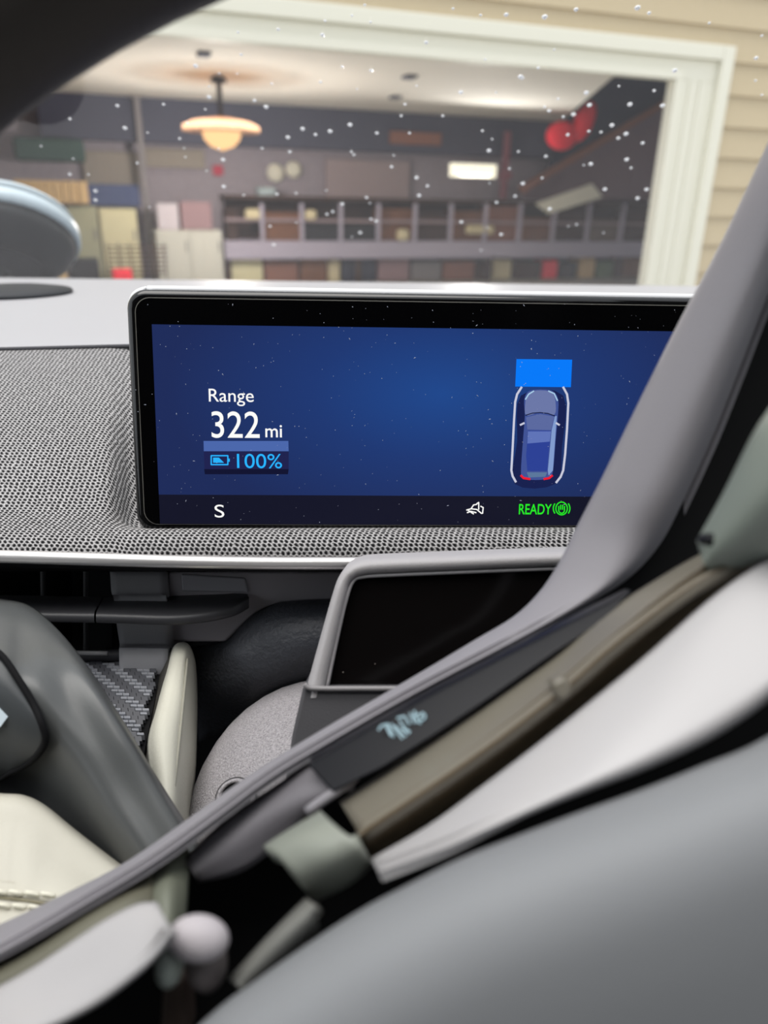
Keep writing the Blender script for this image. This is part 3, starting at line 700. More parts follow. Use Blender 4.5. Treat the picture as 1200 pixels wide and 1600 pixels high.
dshape('charge_band', [(318.5, 705.5), (451, 705.5), (451, 733), (319.5, 733)], 0.0011, emis('band_navy', (33, 36, 80)), scr)
stroke('battery_outline', [[(330, 712), (356, 712), (356, 726), (330, 726), (330, 712)], [(358, 717), (358, 721)]], 2.0, 0.0013, E_c, scr)
dshape('battery_fill', [(333, 715), (342, 715), (350, 723), (333, 723)], 0.0014, E_c, scr)
# overhead picture of a car with guide lines
dshape('guide_panel', [(807, 561), (894, 562), (892, 605), (805, 604)], 0.0011, emis('guide_blue', (10, 122, 250)), scr)
E_gl = emis('guide_white', (206, 208, 226), 0.95)
stroke('guide_line', [[(815, 605), (808, 616), (805, 628), (803, 660), (801, 700), (799, 735), (801, 744), (806, 753)]], 3.4, 0.0012, E_gl, scr)
stroke('guide_line', [[(880, 605), (886, 616), (888, 630), (886, 670), (883, 710), (880, 735), (876, 745), (869, 754)]], 3.4, 0.0012, E_gl, scr)
dshape('car_shadow', [(814, 618), (880, 618), (878, 700), (868, 756), (804, 756), (808, 690)], 0.0010, emis('car_shadow', (26, 34, 80)), scr, 4)
dshape('car_body', [(824, 613), (835, 609), (855, 609), (866, 613), (872, 624), (872, 645), (868, 690), (864, 735), (858, 747), (836, 750), (818, 747), (814, 738), (817, 690), (820, 650), (819, 626)], 0.00112, emis('car_mid', (66, 84, 150)), scr, 4)
dshape('car_hood', [(825, 615), (836, 610.5), (854, 610.5), (864, 615), (868, 628), (866, 648), (844, 644), (822, 649), (821, 628)], 0.00118, emis('car_light', (108, 120, 168)), scr, 4)
dshape('car_windscreen', [(822, 652), (844, 647), (866, 651), (861, 672), (824, 671)], 0.00118, emis('car_glass', (92, 106, 160)), scr)
dshape('car_roof', [(825, 673), (861, 673), (857, 710), (855, 736), (824, 736), (822, 712)], 0.00118, emis('car_roof', (46, 66, 150)), scr)
dshape('car_roof_light', [(825, 674), (861, 674), (859, 690), (824, 693)], 0.00121, emis('car_roof_light', (96, 116, 184)), scr)
dshape('car_rear', [(823, 738), (855, 738), (852, 745), (826, 746)], 0.0012, emis('car_rear', (92, 120, 156)), scr)
dshape('car_side', [(867, 650), (870, 650), (864, 735), (857, 743), (856, 735), (862, 672)], 0.0012, emis('car_side', (130, 156, 206)), scr)
stroke('hood_line', [[(821, 649), (832, 645.5), (844, 644.6), (856, 646), (867, 650)]], 1.5, 0.00125, emis('car_line', (20, 26, 62)), scr)
stroke('car_mirror', [[(813, 664), (819, 661)], [(869, 661), (874, 664)]], 3, 0.0012, E_gl, scr)
stroke('tail_light', [[(814, 743), (818, 747), (828, 748.5)], [(850, 748.5), (858, 747), (863, 743)]], 3.4, 0.0013, emis('tail_red', (238, 30, 50)), scr)
stroke('head_light', [[(821, 624), (826, 616), (834, 611)], [(857, 611), (866, 615), (871, 626)]], 2, 0.0013, emis('head_cyan', (170, 206, 232)), scr)
text('compass_text', 'S', 336, 788, 351, 808, E_w, bar)
text('ready_text', 'READY', 810, 787, 861, 803, E_g, bar, bold=0.012)
stroke('hold_icon', [arc(877.5, 794.5, 9, 10, 0, 360, 24), arc(877.5, 794.5, 13, 13, 145, 215, 8), arc(877.5, 794.5, 13, 13, -35, 35, 8),
                     [(873, 798), (873, 791)], [(876, 796), (876, 789)], [(879, 796), (879, 789)], [(882, 797), (882, 791)], arc(877.5, 797, 4.5, 5, 0, 180, 8)], 1.8, 0.0012, E_g, bar)
stroke('seat_icon', [[(729, 797), (736, 795), (745, 796), (752, 802), (754, 802), (755, 793), (751, 791)], [(730, 801), (736, 799), (744, 801)], [(736, 795), (740, 789), (745, 788)], [(748, 796), (748, 785), (745, 787)], [(731, 797), (740, 803)]], 1.9, 0.0012, E_w, bar)
# dust on the glass
dv.clear(); df.clear()
for i in range(330):
    px = random.uniform(212, 1060); py = random.uniform(475, 818)
    r = random.choice((0.0001, 0.00013, 0.00017, 0.00024)); k = len(dv); P = DP(px, py, 0.0016)
    an = random.uniform(0, 3.14); a = (hdir * math.cos(an) + DU * math.sin(an)) * r * random.choice((1, 1, 1.4, 2.4)); b = (DU * math.cos(an) - hdir * math.sin(an)) * r * 0.8
    dv.extend([P - a, P - b, P + a, P + b, P + DN * r * 0.6]); df.extend([(k, k + 1, k + 4), (k + 1, k + 2, k + 4), (k + 2, k + 3, k + 4), (k + 3, k, k + 4)])
tag(mesh_obj('dust', dv, df, mat('dust', (176, 182, 200), 0.8), ds), kind='stuff')

# ------------------------------------------------------------------ centre console with tray, padded rail, grip and armrest
cs = thing('side_console', 'console with woven black tray, cream padding and dark grip at left', 'console', U(100, 1500, .36))
# tray floor and ledge
ledge = mat('ledge_plastic', (52, 52, 56), 0.5)
loft('tray_ledge', [[(60, 1022, .356), (184, 1014, .355), (268, 1012, .353)], [(60, 1030, .354), (184, 1024, .353), (262, 1022, .351)], [(60, 1034, .356), (184, 1034, .356), (258, 1034, .356)]], ledge, cs, 5, 3, 0.003)
tube('ledge_edge', [U(80, 1019, .350), U(120, 1020, .350), U(168, 1021, .350)], 0.0011, mat('edge_grey', (120, 120, 122), 0.4), cs, 8, 3)
T0 = U(60, 1034, .356); 
trayA, trayB, trayC, trayD = U(40, 1032, .358), U(252, 1034, .356), U(215, 1215, .285), U(-140, 1215, .285)
tn = (trayB - trayA).cross(trayD - trayA).normalized()
if tn.dot(C - trayA) < 0: tn = -tn
mesh_obj('tray_base', [trayA - tn * .002, trayB - tn * .002, trayC - tn * .002, trayD - tn * .002, trayA - tn * .006, trayB - tn * .006, trayC - tn * .006, trayD - tn * .006],
         [(0, 1, 2, 3), (7, 6, 5, 4), (0, 4, 5, 1), (1, 5, 6, 2), (2, 6, 7, 3), (3, 7, 4, 0)], vent_blk, cs)
# woven mat: raised diagonal cells
wv, wf_, wm = [], [], []
CW = 0.0031; ea = (trayB - trayA).normalized(); eb = tn.cross(ea).normalized()
if eb.dot(trayD - trayA) < 0: eb = -eb
LA = (trayB - trayA).length; LB = (trayD - trayA).dot(eb)
for i in range(-6, 44):
    for j in range(0, 44):
        a0 = LA - i * CW; b0 = 0.001 + j * CW * 0.86
        pr_ = trayB - trayA; rightlim = LA + (trayC - trayB).dot(ea) * (b0 / LB)
        if a0 + CW > rightlim or b0 > LB: continue
        light = ((i + j) % 4) < 2
        k = len(wv); h0, h1 = (0.0010, 0.0002) if light else (0.0001, 0.0006)
        sh_ = CW * 0.35
        for (x_, y_, h) in ((0.04, 0.04, h1), (0.96, 0.04, h1), (0.96, 0.96, h0), (0.04, 0.96, h0)):
            wv.append(trayA + ea * (a0 + x_ * CW + (y_ - .5) * sh_) + eb * (b0 + y_ * CW * 0.86) + tn * h)
        for (x_, y_) in ((0.0, 0.0), (1, 0.0), (1, 1), (0.0, 1)):
            wv.append(trayA + ea * (a0 + x_ * CW + (y_ - .5) * sh_) + eb * (b0 + y_ * CW * 0.86) - tn * 0.0015)
        wf_ += [(k, k + 1, k + 2, k + 3)] + [(k + q, k + 4 + q, k + 4 + (q + 1) % 4, k + (q + 1) % 4) for q in range(4)]
        wm += [0 if light else 1] * 5
wmat1 = mat('weave_light', (150, 152, 158), 0.35, spec=0.5); wmat2 = mat('weave_dark', (74, 75, 80), 0.4, spec=0.5)
tag(mesh_obj('woven_mat', wv, wf_, wmat1, cs, mats=[wmat1, wmat2], fmat=wm), 'black mat with diagonal woven relief', kind='stuff')
# tray wall between mat and pad
loft('tray_wall', [[(252, 1036, .359), (240, 1090, .338), (230, 1150, .314), (225, 1200, .298)], [(267, 1012, .353), (257, 1066, .336), (243, 1120, .318), (231, 1172, .302)]], mat('tray_wall', (60, 58, 54), 0.6, bump=(500, 0.5, 0.0006)), cs, 5, 3, 0.003)
# cream padded rail
padm = mat('cream_pad', (204, 202, 188), 0.55, spec=0.35, bump=(700, 0.25, 0.0006))
loft('padded_rail', [[(262, 1040, .352), (270, 1012, .351), (283, 1003, .353), (296, 1008, .356), (305, 1030, .362), (308, 1060, .372)],
                     [(256, 1062, .340), (266, 1040, .338), (280, 1032, .339), (292, 1034, .343), (303, 1062, .353), (309, 1100, .366)],
                     [(243, 1110, .322), (254, 1092, .319), (270, 1088, .319), (287, 1092, .323), (300, 1115, .334), (308, 1150, .350)],
                     [(230, 1165, .300), (243, 1150, .297), (260, 1146, .297), (279, 1152, .301), (296, 1172, .313), (306, 1205, .332)],
                     [(240, 1250, .280), (250, 1232, .277), (263, 1226, .277), (277, 1230, .281), (290, 1246, .293), (298, 1275, .312)],
                     [(240, 1330, .262), (250, 1322, .259), (263, 1316, .259), (277, 1320, .263), (290, 1336, .275), (298, 1360, .294)]], padm, cs, 5, 5, 0.006)
tube('pad_seam', [U(293, 1030, .3425), U(288, 1080, .326), U(281, 1150, .302), U(272, 1232, .279)], 0.0006, mat('seam_dull', (150, 148, 136), 0.8), cs, 8, 5)  # seam line in a duller cream than the pad
# dark grip: rounded arm from upper left down to lower right
gripm = mat('grip_plastic', (84, 86, 86), 0.35, spec=0.45, bump=(1400, 0.12, 0.0003))
GRP = [[(-140, 925, .340), (-60, 927, .338), (0, 935, .335), (45, 945, .330), (92, 985, .318), (140, 1045, .302), (195, 1130, .294), (240, 1205, .286), (290, 1285, .278), (340, 1370, .270)],
              [(-140, 934, .316), (-60, 936, .314), (0, 945, .312), (40, 956, .308), (84, 997, .298), (132, 1054, .282), (187, 1138, .276), (232, 1213, .270), (280, 1292, .262), (330, 1376, .255)],
              [(-140, 965, .290), (-60, 968, .288), (0, 978, .286), (32, 992, .284), (66, 1034, .272), (110, 1090, .269), (160, 1165, .263), (200, 1232, .258), (246, 1305, .252), (300, 1386, .246)],
              [(-140, 1040, .260), (-60, 1044, .258), (0, 1050, .257), (20, 1062, .257), (48, 1092, .256), (84, 1134, .255), (126, 1198, .252), (162, 1256, .248), (210, 1322, .243), (262, 1400, .238)],
              [(-140, 1150, .266), (-60, 1153, .264), (0, 1158, .263), (14, 1162, .263), (34, 1176, .263), (60, 1200, .263), (94, 1244, .261), (128, 1290, .258), (172, 1344, .253), (222, 1414, .248)],
              [(-140, 1262, .300), (-60, 1264, .298), (0, 1268, .296), (20, 1270, .295), (36, 1276, .294), (60, 1292, .292), (86, 1316, .289), (112, 1342, .286), (150, 1376, .280), (200, 1434, .274)]]
for k in range(4, 10):                       # the descending arm is flat-faced, with a narrow rounded edge
    wgt = min(1.0, (k - 3) / 3.0); rg = GRP[3][k][2]
    for q, ad in ((0, .014), (1, .005), (2, .002), (4, .012), (5, .034)):
        p = GRP[q][k]; GRP[q][k] = (p[0], p[1], p[2] + (rg + ad - p[2]) * wgt)
loft('grip', GRP, gripm, cs, 5, 5, 0.003)
# switch panel let into the grip
SPN = [[(-120, 1000, .2570), (-40, 1004, .2555), (0, 1024, .2535), (28, 1062, .2510), (52, 1102, .2490)],
                      [(-120, 1060, .2505), (-40, 1064, .2495), (0, 1076, .2480), (30, 1098, .2470), (62, 1130, .2465)],
                      [(-120, 1130, .2475), (-40, 1132, .2465), (0, 1138, .2455), (34, 1148, .2452), (68, 1158, .2455)],
                      [(-120, 1190, .2472), (-40, 1190, .2462), (0, 1188, .2456), (26, 1184, .2458), (54, 1182, .2463)],
                      [(-120, 1240, .2500), (-40, 1236, .2490), (0, 1216, .2480), (16, 1206, .2478), (36, 1196, .2478)]]
SDL = [[.006, .006, .006, .006, .006], [.006, .006, .006, .006, .006], [.012, .012, .011, .009, .008], [.020, .019, .018, .014, .011], [.026, .025, .023, .019, .016]]
SPN = [[(p[0], p[1], p[2] + d_) for p, d_ in zip(r, q)] for r, q in zip(SPN, SDL)]
loft('switch_panel', SPN, mat('switch_grey', (70, 73, 75), 0.45, bump=(1400, 0.12, 0.0003)), cs, 5, 5, 0.003)
tube('panel_groove', pts([(p[0], p[1] - 2, p[2] - .0005) for p in SPN[0]] + [(p[0] + 3, p[1], p[2] - .0005) for p in (SPN[1][4], SPN[2][4], SPN[3][4])] + [(p[0], p[1] + 2, p[2] - .0005) for p in SPN[4][::-1]]), 0.0012, vent_blk, cs, 8, 5)
slab('switch_symbol', [(-30, 1104), (-2, 1106), (12, 1120), (0, 1136), (-30, 1140)], .2540, 0.0004, mat('symbol_white', (210, 224, 232), 0.5, emit=0.1), cs)
# armrest cushion with stitched seam
AR = [[(-160, 1232, .262), (-80, 1232, .261), (0, 1239, .260), (38, 1242, .260), (72, 1258, .258), (120, 1297, .255), (190, 1350, .250)],
      [(-160, 1240, .250), (-80, 1240, .249), (0, 1247, .248), (34, 1250, .248), (66, 1266, .247), (112, 1304, .244), (180, 1358, .240)],
      [(-160, 1290, .242), (-80, 1290, .241), (0, 1295, .240), (26, 1298, .240), (52, 1310, .239), (92, 1340, .237), (160, 1386, .233)],
      [(-160, 1380, .228), (-80, 1384, .227), (0, 1390, .226), (20, 1392, .226), (40, 1394, .2255), (74, 1400, .225), (140, 1410, .222)],
      [(-160, 1394, .2265), (-80, 1398, .2255), (0, 1404, .2245), (20, 1406, .2245), (40, 1408, .224), (74, 1414, .2235), (138, 1422, .2205)],
      [(-160, 1474, .216), (-80, 1474, .215), (0, 1472, .214), (20, 1472, .214), (40, 1470, .2135), (74, 1466, .213), (136, 1450, .212)]]
AR = [r + [(r[6][0] + 20, r[6][1] + 12, r[6][2] - .002), (r[6][0] + 40, r[6][1] + 22, r[6][2] - .004)] for r in AR]
arm = loft('armrest_pad', AR,
           mat('cream_leather', (200, 196, 182), 0.5, spec=0.35, bump=(500, 0.25, 0.0005)), cs, 5, 5, 0.004)
stm = mat('cream_thread', (236, 232, 214), 0.7)
tube('seam_line', [U(-160, 1393, .2262), U(0, 1402.5, .2243), U(74, 1412, .2233)], 0.0004, mat('seam_dark', (140, 134, 112), 0.8), arm, 8, 6)
for rowk, (oy, n) in enumerate(((-10, 8), (11, 7))):
    for i in range(n):
        x = 76 - i * 25 - rowk * 20
        yb = 1403 + oy + (x * 0.06)
        tube('stitch', [U(x - 11, yb - 1.5, .2246 - rowk * .0026), U(x, yb, .2240 - rowk * .0026), U(x + 9, yb + 3, .2246 - rowk * .0026)], 0.0006, stm, arm, 6, 3)

# ------------------------------------------------------------------ steering column
co = thing('steering_column', 'grey grained steering column shroud with dark camera pod', 'steering column', U(540, 1480, .36))
shm = mat('shroud_grain', (164, 160, 163), 0.55, spec=0.4, bump=(1300, 1.0, 0.0010), vary=0.34)
cc = U(540, 1335, .34); G = []
def sgn(v, e): return math.copysign(abs(v) ** e, v)
for i in range(33):
    ph = math.pi * i / 32; row = []
    for j in range(48):
        th = 2 * math.pi * j / 48
        cx_, sx_ = sgn(math.cos(th), 0.86), sgn(math.sin(th), 0.86)
        row.append(cc + RT * (0.0725 * sgn(math.sin(ph), 0.9) * cx_) + UP * (0.0795 * sgn(math.sin(ph), 0.9) * sx_) - F * (0.085 * math.cos(ph)))
    G.append(row)
grid_obj('shroud', G, shm, co, 0.0, closed_v=True)
tube('column_tube', [U(560, 1300, .34), U(900, 1420, .232)], 0.03, M_blk, co, 20, 2)
kp = U(368, 1248, .2775)
kax = (U(368, 1248, .28) - U(420, 1290, .35)).normalized()
lathe('key_socket', [(0.0072, -0.01), (0.0074, 0.0), (0.0060, 0.0012), (0.0058, -0.002), (0.001, -0.003)], kp, kax, shm, co, 30)
lathe('socket_ring', [(0.0079, -0.01), (0.0079, -0.0004), (0.0074, -0.0004)], kp, kax, vent_blk, co, 30)
# camera pod
podm = mat('pod_plastic', (172, 169, 170), 0.55, spec=0.4, bump=(1500, 0.4, 0.0004))
pod_out = [(474, 1088, .268), (482, 1060, .269), (500, 995, .271), (520, 925, .273), (530, 900, .274), (544, 884, .2745), (566, 875, .275), (600, 872, .275), (700, 868, .275), (860, 862, .275), (990, 860, .275), (1010, 880, .274), (1010, 1088, .268)]
pod_in = [(508, 1086, .268), (512, 1060, .269), (526, 1000, .271), (541, 935, .273), (546, 915, .274), (553, 905, .2745), (568, 899, .275), (602, 896, .275), (700, 892, .275), (860, 886, .275), (968, 884, .275), (982, 896, .274), (982, 1086, .268)]
oA = pts(pod_out); iA = pts(pod_in); n = len(oA)
mid = [(a * 0.55 + b * 0.45) - F * 0.0035 for a, b in zip(oA, iA)]
rows = [[p + F * 0.030 for p in oA], [p + F * 0.004 for p in oA], [(a * 0.85 + b * 0.15) - F * 0.0015 for a, b in zip(oA, iA)], mid, [(a * 0.15 + b * 0.85) - F * 0.0022 for a, b in zip(oA, iA)], iA, [p + F * 0.006 for p in iA]]
grid_obj('pod_frame', [crom(r, 4) for r in rows], podm, co, 0.0)
tube('pod_lip', [U(509, 1084, .2672), U(526, 1002, .2702), U(541, 937, .2722), U(552, 908, .2737), U(568, 901.5, .2742), U(602, 899, .2742), U(700, 895, .2742), U(860, 889, .2742), U(968, 887, .2742)], 0.0007, mat('lip_grey', (150, 148, 150), 0.4), co, 8, 4)
slab('pod_glass', [(p[0], p[1], p[2] + 0.0012) for p in pod_in], None, 0.003, mat('pod_glass', (14, 12, 12), 0.12, spec=0.12), co)
dv.clear(); df.clear()
gp0 = U(650, 980, .2722)
for i in range(70):
    px = random.uniform(530, 840); py = random.uniform(905, 1062)
    P = U(px, py, .2693 + (1088 - py) / 190 * .007 + 0.0); r = random.choice((0.0003, 0.0004, 0.0006)); add_drop(P, -F, RT, UP, r * 0.7)
tag(mesh_obj('glass_dust', dv, df, mat('pod_dust', (130, 122, 116), 0.8), co), kind='stuff')
pbm = mat('pod_base', (74, 73, 76), 0.6, bump=(1500, 0.3, 0.0004))
slab('pod_base', [(474, 1071, .2655), (482, 1074, .2655), (1010, 1074, .2655), (1010, 1260, .258), (440, 1260, .258), (456, 1150, .262)], None, 0.03, pbm, co, 0.002)
tube('base_lip', [U(476, 1069, .2645), U(482, 1074, .2643), U(500, 1076, .2643), U(600, 1076, .2643), U(1000, 1076, .2643)], 0.0010, mat('base_lip', (140, 137, 138), 0.4), co, 8, 3)

# ------------------------------------------------------------------ steering wheel
sw = thing('steering_wheel', 'grey steering wheel turned left with silver spoke trim and large airbag cover', 'steering wheel', U(923, 1350, .19))
# rim: full ring, axis along the line of sight of its hub
RC = U(923, 1350, .150); ri = 1496 * .150 / FPX; tr_ = 0.0155; rm = ri + tr_
G = []
for i in range(97):
    a = 2 * math.pi * i / 96; ax = RT * math.cos(a) + UP * math.sin(a)
    G.append([RC + ax * (rm + tr_ * math.cos(b)) + F * (tr_ * 1.05 * math.sin(b)) for b in [2 * math.pi * k / 24 for k in range(24)]])
grid_obj('rim', G, mat('rim_leather', (62, 57, 53), 0.55, bump=(600, 0.3, 0.0006)), sw, closed_v=True)
shell = mat('spoke_shell', (142, 139, 144), 0.55, spec=0.4, bump=(1800, 0.25, 0.0003))
A_ = [(1330, -60), (1222, 175), (1130, 372), (1060, 505), (990, 645), (940, 748), (902, 822), (872, 882), (842, 926), (802, 964), (742, 1000), (682, 1036), (600, 1084), (500, 1142), (400, 1204), (300, 1275), (200, 1345), (100, 1397), (0, 1444), (-150, 1510)]
B_ = [(1440, -20), (1290, 250), (1208, 440), (1156, 575), (1110, 690), (1064, 790), (1034, 848), (990, 897), (935, 935), (855, 978), (765, 1024), (695, 1060), (610, 1106), (506, 1166), (424, 1216), (330, 1286), (240, 1350), (135, 1414), (20, 1482), (-130, 1560)]
n = len(A_)
def dA(i): return 0.212 - 0.0 * i - (0.030 * (i - 12) / 7 if i > 12 else 0.016 * (6 - i) / 6 if i < 6 else 0)
rows = []
for (f_, off) in ((0.0, 0.022), (0.0, 0.006), (0.05, 0.0), (0.30, -0.006), (0.62, -0.011), (0.86, -0.0165), (0.97, -0.0165), (1.0, -0.012), (1.0, 0.006)):
    rk = {0.86: -0.010, 0.97: -0.002, 1.0: 0.006}                    # the right half rolls back into the gap
    rows.append([(a[0] + (b[0] - a[0]) * f_, a[1] + (b[1] - a[1]) * f_, dA(i) + (off if (i > 9 or f_ < 0.8 or off == 0.006) else off * max(0, (i - 6)) / 4 + rk[f_] * (1 - max(0, (i - 6)) / 4))) for i, (a, b) in enumerate(zip(A_, B_))])
loft('spoke_shell', rows, shell, sw, 4, 3, 0.002)
# black backing under everything so the gaps are dark
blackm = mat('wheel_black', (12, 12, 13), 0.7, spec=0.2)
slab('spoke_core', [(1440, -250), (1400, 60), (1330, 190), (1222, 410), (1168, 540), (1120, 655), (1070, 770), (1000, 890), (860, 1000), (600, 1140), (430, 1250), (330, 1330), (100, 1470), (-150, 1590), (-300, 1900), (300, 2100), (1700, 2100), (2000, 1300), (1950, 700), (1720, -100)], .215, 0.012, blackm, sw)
# dark glossy button panel with its icon
panel_d = mat('button_panel', (22, 23, 28), 0.3, spec=0.15)
slab('button_panel', [(990, 922, .186), (930, 952, .186), (850, 994, .186), (760, 1040, .186), (690, 1076, .186), (610, 1120, .186), (540, 1160, .185), (480, 1196, .184), (520, 1240, .180), (600, 1200, .180), (680, 1150, .180), (770, 1090, .180), (870, 1020, .180), (950, 965, .181)], None, 0.006, panel_d, sw, 0.0008)
icm = mat('icon_pale', (176, 206, 218), 0.6, emit=0.12)
def wstroke(name, lines, wpx, d, m, parent):
    V = []; Fc = []
    for L in lines:
        for i in range(len(L) - 1):
            a = Vector(L[i]); b = Vector(L[i + 1]); t_ = (b - a).normalized(); n_ = Vector((-t_.y, t_.x)) * (wpx / 2); k = len(V)
            for q in (a + n_, b + n_, b - n_, a - n_): V.append(U(q.x, q.y, d))
            for q in (a + n_, b + n_, b - n_, a - n_): V.append(U(q.x, q.y, d + 0.0003))
            Fc += [(k, k + 1, k + 2, k + 3), (k + 7, k + 6, k + 5, k + 4)] + [(k + q, k + 4 + q, k + 4 + (q + 1) % 4, k + (q + 1) % 4) for q in range(4)]
    return mesh_obj(name, V, Fc, m, parent)
wstroke('button_icon', [[(591, 1141), (596, 1134), (606, 1131), (615, 1152)], [(603, 1134), (611, 1150)], [(611, 1131), (631, 1157)], [(617, 1134), (637, 1154)], [(620, 1122), (632, 1119), (640, 1132)], [(624, 1126), (634, 1140), (641, 1143)],
                        [(640, 1114), (648, 1130)], [(647, 1110), (652, 1128), (658, 1130)], [(645, 1120), (655, 1115)], [(655, 1122), (660, 1113), (665, 1119), (662, 1124), (655, 1126)], [(628, 1138), (640, 1146)]], 3.0, .1815, icm, sw)
# translucent-looking taupe strip: ridge with pale top and brown lower face
taupe = mat('taupe_gloss', (116, 111, 100), 0.3, spec=0.5); brown = mat('brown_gloss', (96, 84, 66), 0.3, spec=0.5)
top_ = [(1190, 800), (1120, 850), (1050, 890), (930, 966), (860, 1022), (765, 1090), (680, 1150), (600, 1205), (530, 1252)]
rid = [(1196, 835), (1135, 880), (1065, 922), (960, 1002), (890, 1064), (800, 1135), (715, 1196), (635, 1250), (560, 1300)]
bot = [(1200, 862), (1170, 890), (1090, 950), (990, 1040), (915, 1100), (825, 1172), (740, 1238), (660, 1292), (575, 1350)]
loft('taupe_strip', [[(x, y, .186) for x, y in top_], [(x * .7 + a * .3, y * .7 + b * .3, .1785) for (x, y), (a, b) in zip(top_, rid)], [(x * .15 + a * .85, y * .15 + b * .85, .168) for (x, y), (a, b) in zip(top_, rid)], [(x, y, .1655) for x, y in rid]], taupe, sw, 5, 4, 0.003)
loft('brown_strip', [[(x, y, .1655) for x, y in rid], [(x * .8 + a * .2, y * .8 + b * .2, .1658) for (x, y), (a, b) in zip(rid, bot)], [(x * .4 + a * .6, y * .4 + b * .6, .172) for (x, y), (a, b) in zip(rid, bot)], [(x, y, .180) for x, y in bot]], brown, sw, 5, 4, 0.003)
slab('strip_catch', [(862, 1068), (880, 1058), (892, 1066), (895, 1085), (878, 1098), (868, 1085)], .163, 0.006, taupe, sw, 0.0012)
# silver spoke trim
trim = mat('silver_trim', (170, 168, 169), 0.42, metal=0.0, spec=0.6)
tt = [(1230, 872), (1185, 884), (1110, 938), (1010, 1026), (930, 1092), (840, 1164), (750, 1232), (670, 1290), (580, 1342)]
tb = [(1240, 1034), (1205, 1088), (1112, 1152), (1010, 1200), (932, 1230), (856, 1260), (766, 1298), (694, 1328), (594, 1364)]
def mixr(f_, d): return [(a[0] + (b[0] - a[0]) * f_, a[1] + (b[1] - a[1]) * f_, d) for a, b in zip(tt, tb)]
loft('silver_trim', [mixr(-0.02, .172), mixr(0.0, .160), mixr(0.05, .1565), mixr(0.4, .150), mixr(0.75, .1445), mixr(0.94, .1425), mixr(1.0, .146), mixr(1.02, .160)], trim, sw, 5, 4, 0.002)
# grey green side panel at the right edge
sage = mat('sage_plastic', (128, 136, 128), 0.45, spec=0.5)
loft('side_panel', [[(1470, 230, .160), (1300, 500, .150), (1215, 620, .152), (1175, 680, .156), (1130, 770, .162), (1088, 845, .170)], [(1560, 420, .150), (1350, 670, .140), (1240, 740, .143), (1195, 780, .148), (1150, 835, .156), (1100, 880, .166)], [(1600, 600, .160), (1370, 840, .148), (1260, 860, .150), (1215, 866, .155), (1180, 880, .162), (1120, 905, .172)]], sage, sw, 5, 5, 0.004)
slab('side_button', [(1102, 842), (1124, 828), (1140, 846), (1120, 862)], .1625, 0.006, panel_d, sw, 0.001)
# airbag cover
airm = mat('airbag_vinyl', (127, 129, 132), 0.6, spec=0.35, bump=(1500, 0.25, 0.0003))
at = [(1700, 420), (1600, 640), (1490, 860), (1350, 1050), (1200, 1156), (1100, 1200), (1000, 1240), (900, 1276), (800, 1314), (720, 1346), (640, 1386), (560, 1430), (480, 1482), (400, 1538), (320, 1600), (180, 1740)]
dn = (0.36, 0.93)
def arow(k, d): return [(x + (0.93, 0.93, 0.88, 0.66)[i] * k if i < 4 else x + dn[0] * k, y + (0.36, 0.36, 0.48, 0.75)[i] * k if i < 4 else y + dn[1] * k, d) for i, (x, y) in enumerate(at)]
loft('airbag_cover', [arow(-6, .150), arow(0, .132), arow(14, .1235), arow(60, .1155), arow(150, .1105), arow(260, .109), arow(420, .1095), arow(700, .112)], airm, sw, 4, 5, 0.004)
# left spoke: panel behind, pale blade, lumps in the dark gap
loft('spoke_panel', [[(560, 1206, .190), (500, 1186, .192), (430, 1226, .192), (340, 1290, .191), (285, 1345, .190)], [(545, 1228, .183), (490, 1240, .185), (430, 1270, .186), (360, 1320, .186), (300, 1362, .186)], [(522, 1248, .186), (480, 1275, .187), (436, 1320, .188), (380, 1362, .188), (310, 1380, .188)]], mat('spoke_panel', (116, 113, 118), 0.5, bump=(1500, 0.4, 0.0004)), sw, 5, 4, 0.003)
tube('panel_edge', [U(556, 1213, .184), U(525, 1236, .182), U(480, 1268, .182)], 0.0013, shell, sw, 10, 4)
loft('sage_block', [[(410, 1322, .176), (450, 1296, .173), (500, 1266, .171)], [(428, 1332, .162), (470, 1308, .158), (518, 1284, .157)], [(460, 1372, .156), (510, 1346, .152), (560, 1322, .152)], [(492, 1410, .164), (545, 1384, .160), (584, 1352, .160)]], mat('sage_pale', (134, 138, 129), 0.5), sw, 5, 5, 0.004)
loft('inner_bar', [[(356, 1530, .160), (420, 1460, .158), (478, 1402, .158)], [(366, 1534, .150), (432, 1464, .148), (488, 1412, .148)], [(378, 1550, .150), (446, 1484, .148), (496, 1434, .148)], [(384, 1566, .16), (450, 1500, .158), (498, 1450, .158)]], mat('bar_grey', (112, 112, 108), 0.5), sw, 5, 4, 0.003)
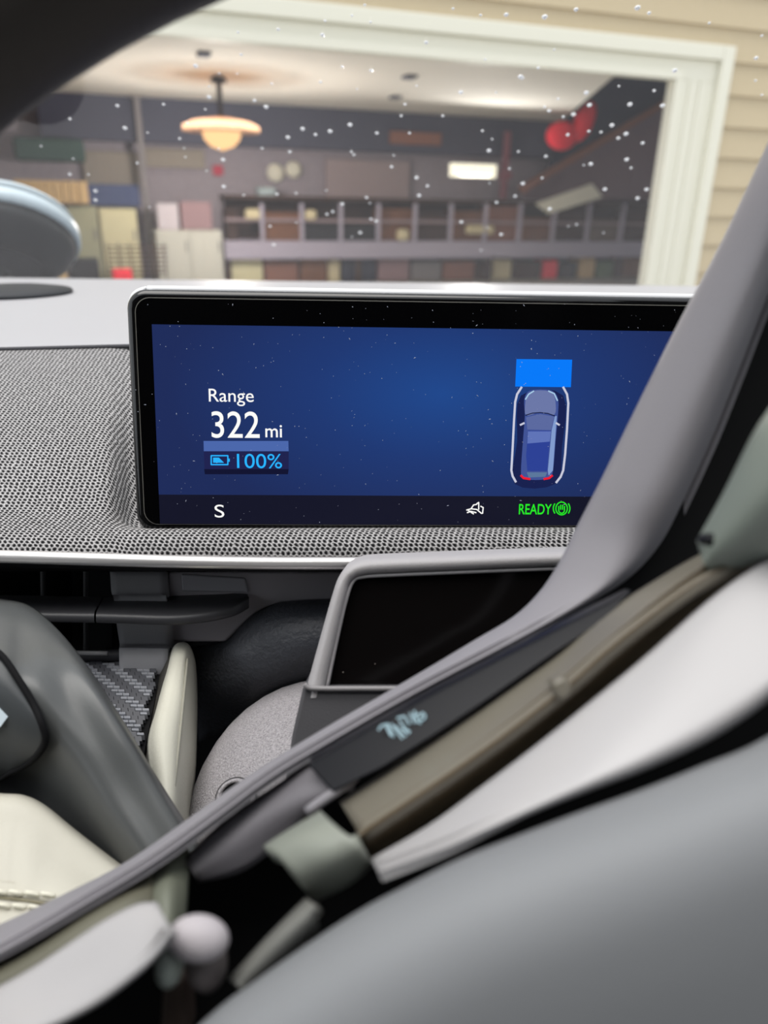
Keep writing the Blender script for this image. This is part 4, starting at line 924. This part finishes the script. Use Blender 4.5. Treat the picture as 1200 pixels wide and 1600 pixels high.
def lump(name, px, py, d, rx, ry, rz, m, tilt=0):
    c = U(px, py, d); G = []
    for i in range(13):
        a = math.pi * i / 12; row = []
        for j in range(20):
            b = 2 * math.pi * j / 20; lx, ly = rx * math.sin(a) * math.cos(b), ry * math.sin(a) * math.sin(b)
            row.append(c + RT * (lx * math.cos(tilt) - ly * math.sin(tilt)) + UP * (lx * math.sin(tilt) + ly * math.cos(tilt)) - F * (rz * math.cos(a)))
        G.append(row)
    return grid_obj(name, G, m, sw, closed_v=True)
lump('thumb_button', 310, 1466, .148, 0.0062, 0.0044, 0.004, mat('button_pale', (176, 170, 174), 0.6), -0.1)
lump('button_stem', 322, 1500, .156, 0.0042, 0.0062, 0.006, mat('stem_mauve', (96, 90, 90), 0.6), 0.3)
lump('small_knob', 265, 1508, .150, 0.0028, 0.0042, 0.004, mat('knob_sage', (138, 146, 140), 0.5))
slab('brown_tab', [(252, 1530), (285, 1530), (292, 1640), (246, 1640)], .158, 0.01, mat('tab_brown', (60, 48, 42), 0.6), sw, 0.002)
olive = mat('olive_strip', (104, 102, 88), 0.5)
loft('olive_strip', [[(-150, 1550, .190), (20, 1474, .190), (135, 1406, .190), (190, 1372, .192), (236, 1336, .194)], [(-150, 1590, .166), (20, 1512, .168), (135, 1444, .170), (196, 1408, .174), (240, 1384, .180)], [(-150, 1640, .164), (20, 1560, .166), (135, 1500, .168), (196, 1470, .170), (240, 1450, .174)]], olive, sw, 5, 4, 0.003)
loft('sage_post', [[(226, 1335, .196), (262, 1322, .194), (296, 1310, .196)], [(224, 1400, .180), (262, 1396, .176), (294, 1400, .182)], [(230, 1490, .172), (262, 1490, .168), (286, 1490, .174)]], mat('sage_post', (112, 115, 102), 0.5), sw, 5, 4, 0.003)
bt_ = [(-150, 1622), (-60, 1572), (0, 1542), (60, 1508), (120, 1468), (170, 1436), (215, 1414), (246, 1410)]
bb_ = [(-150, 1720), (-60, 1660), (0, 1634), (70, 1612), (140, 1578), (195, 1540), (240, 1500), (266, 1462)]
def mixb(f_, d): return [(a[0] + (b[0] - a[0]) * f_, a[1] + (b[1] - a[1]) * f_, d) for a, b in zip(bt_, bb_)]
loft('silver_blade', [mixb(-0.02, .164), mixb(0.0, .153), mixb(0.06, .150), mixb(0.5, .1435), mixb(0.92, .1375), mixb(1.0, .141), mixb(1.02, .156)], trim, sw, 5, 4, 0.002)
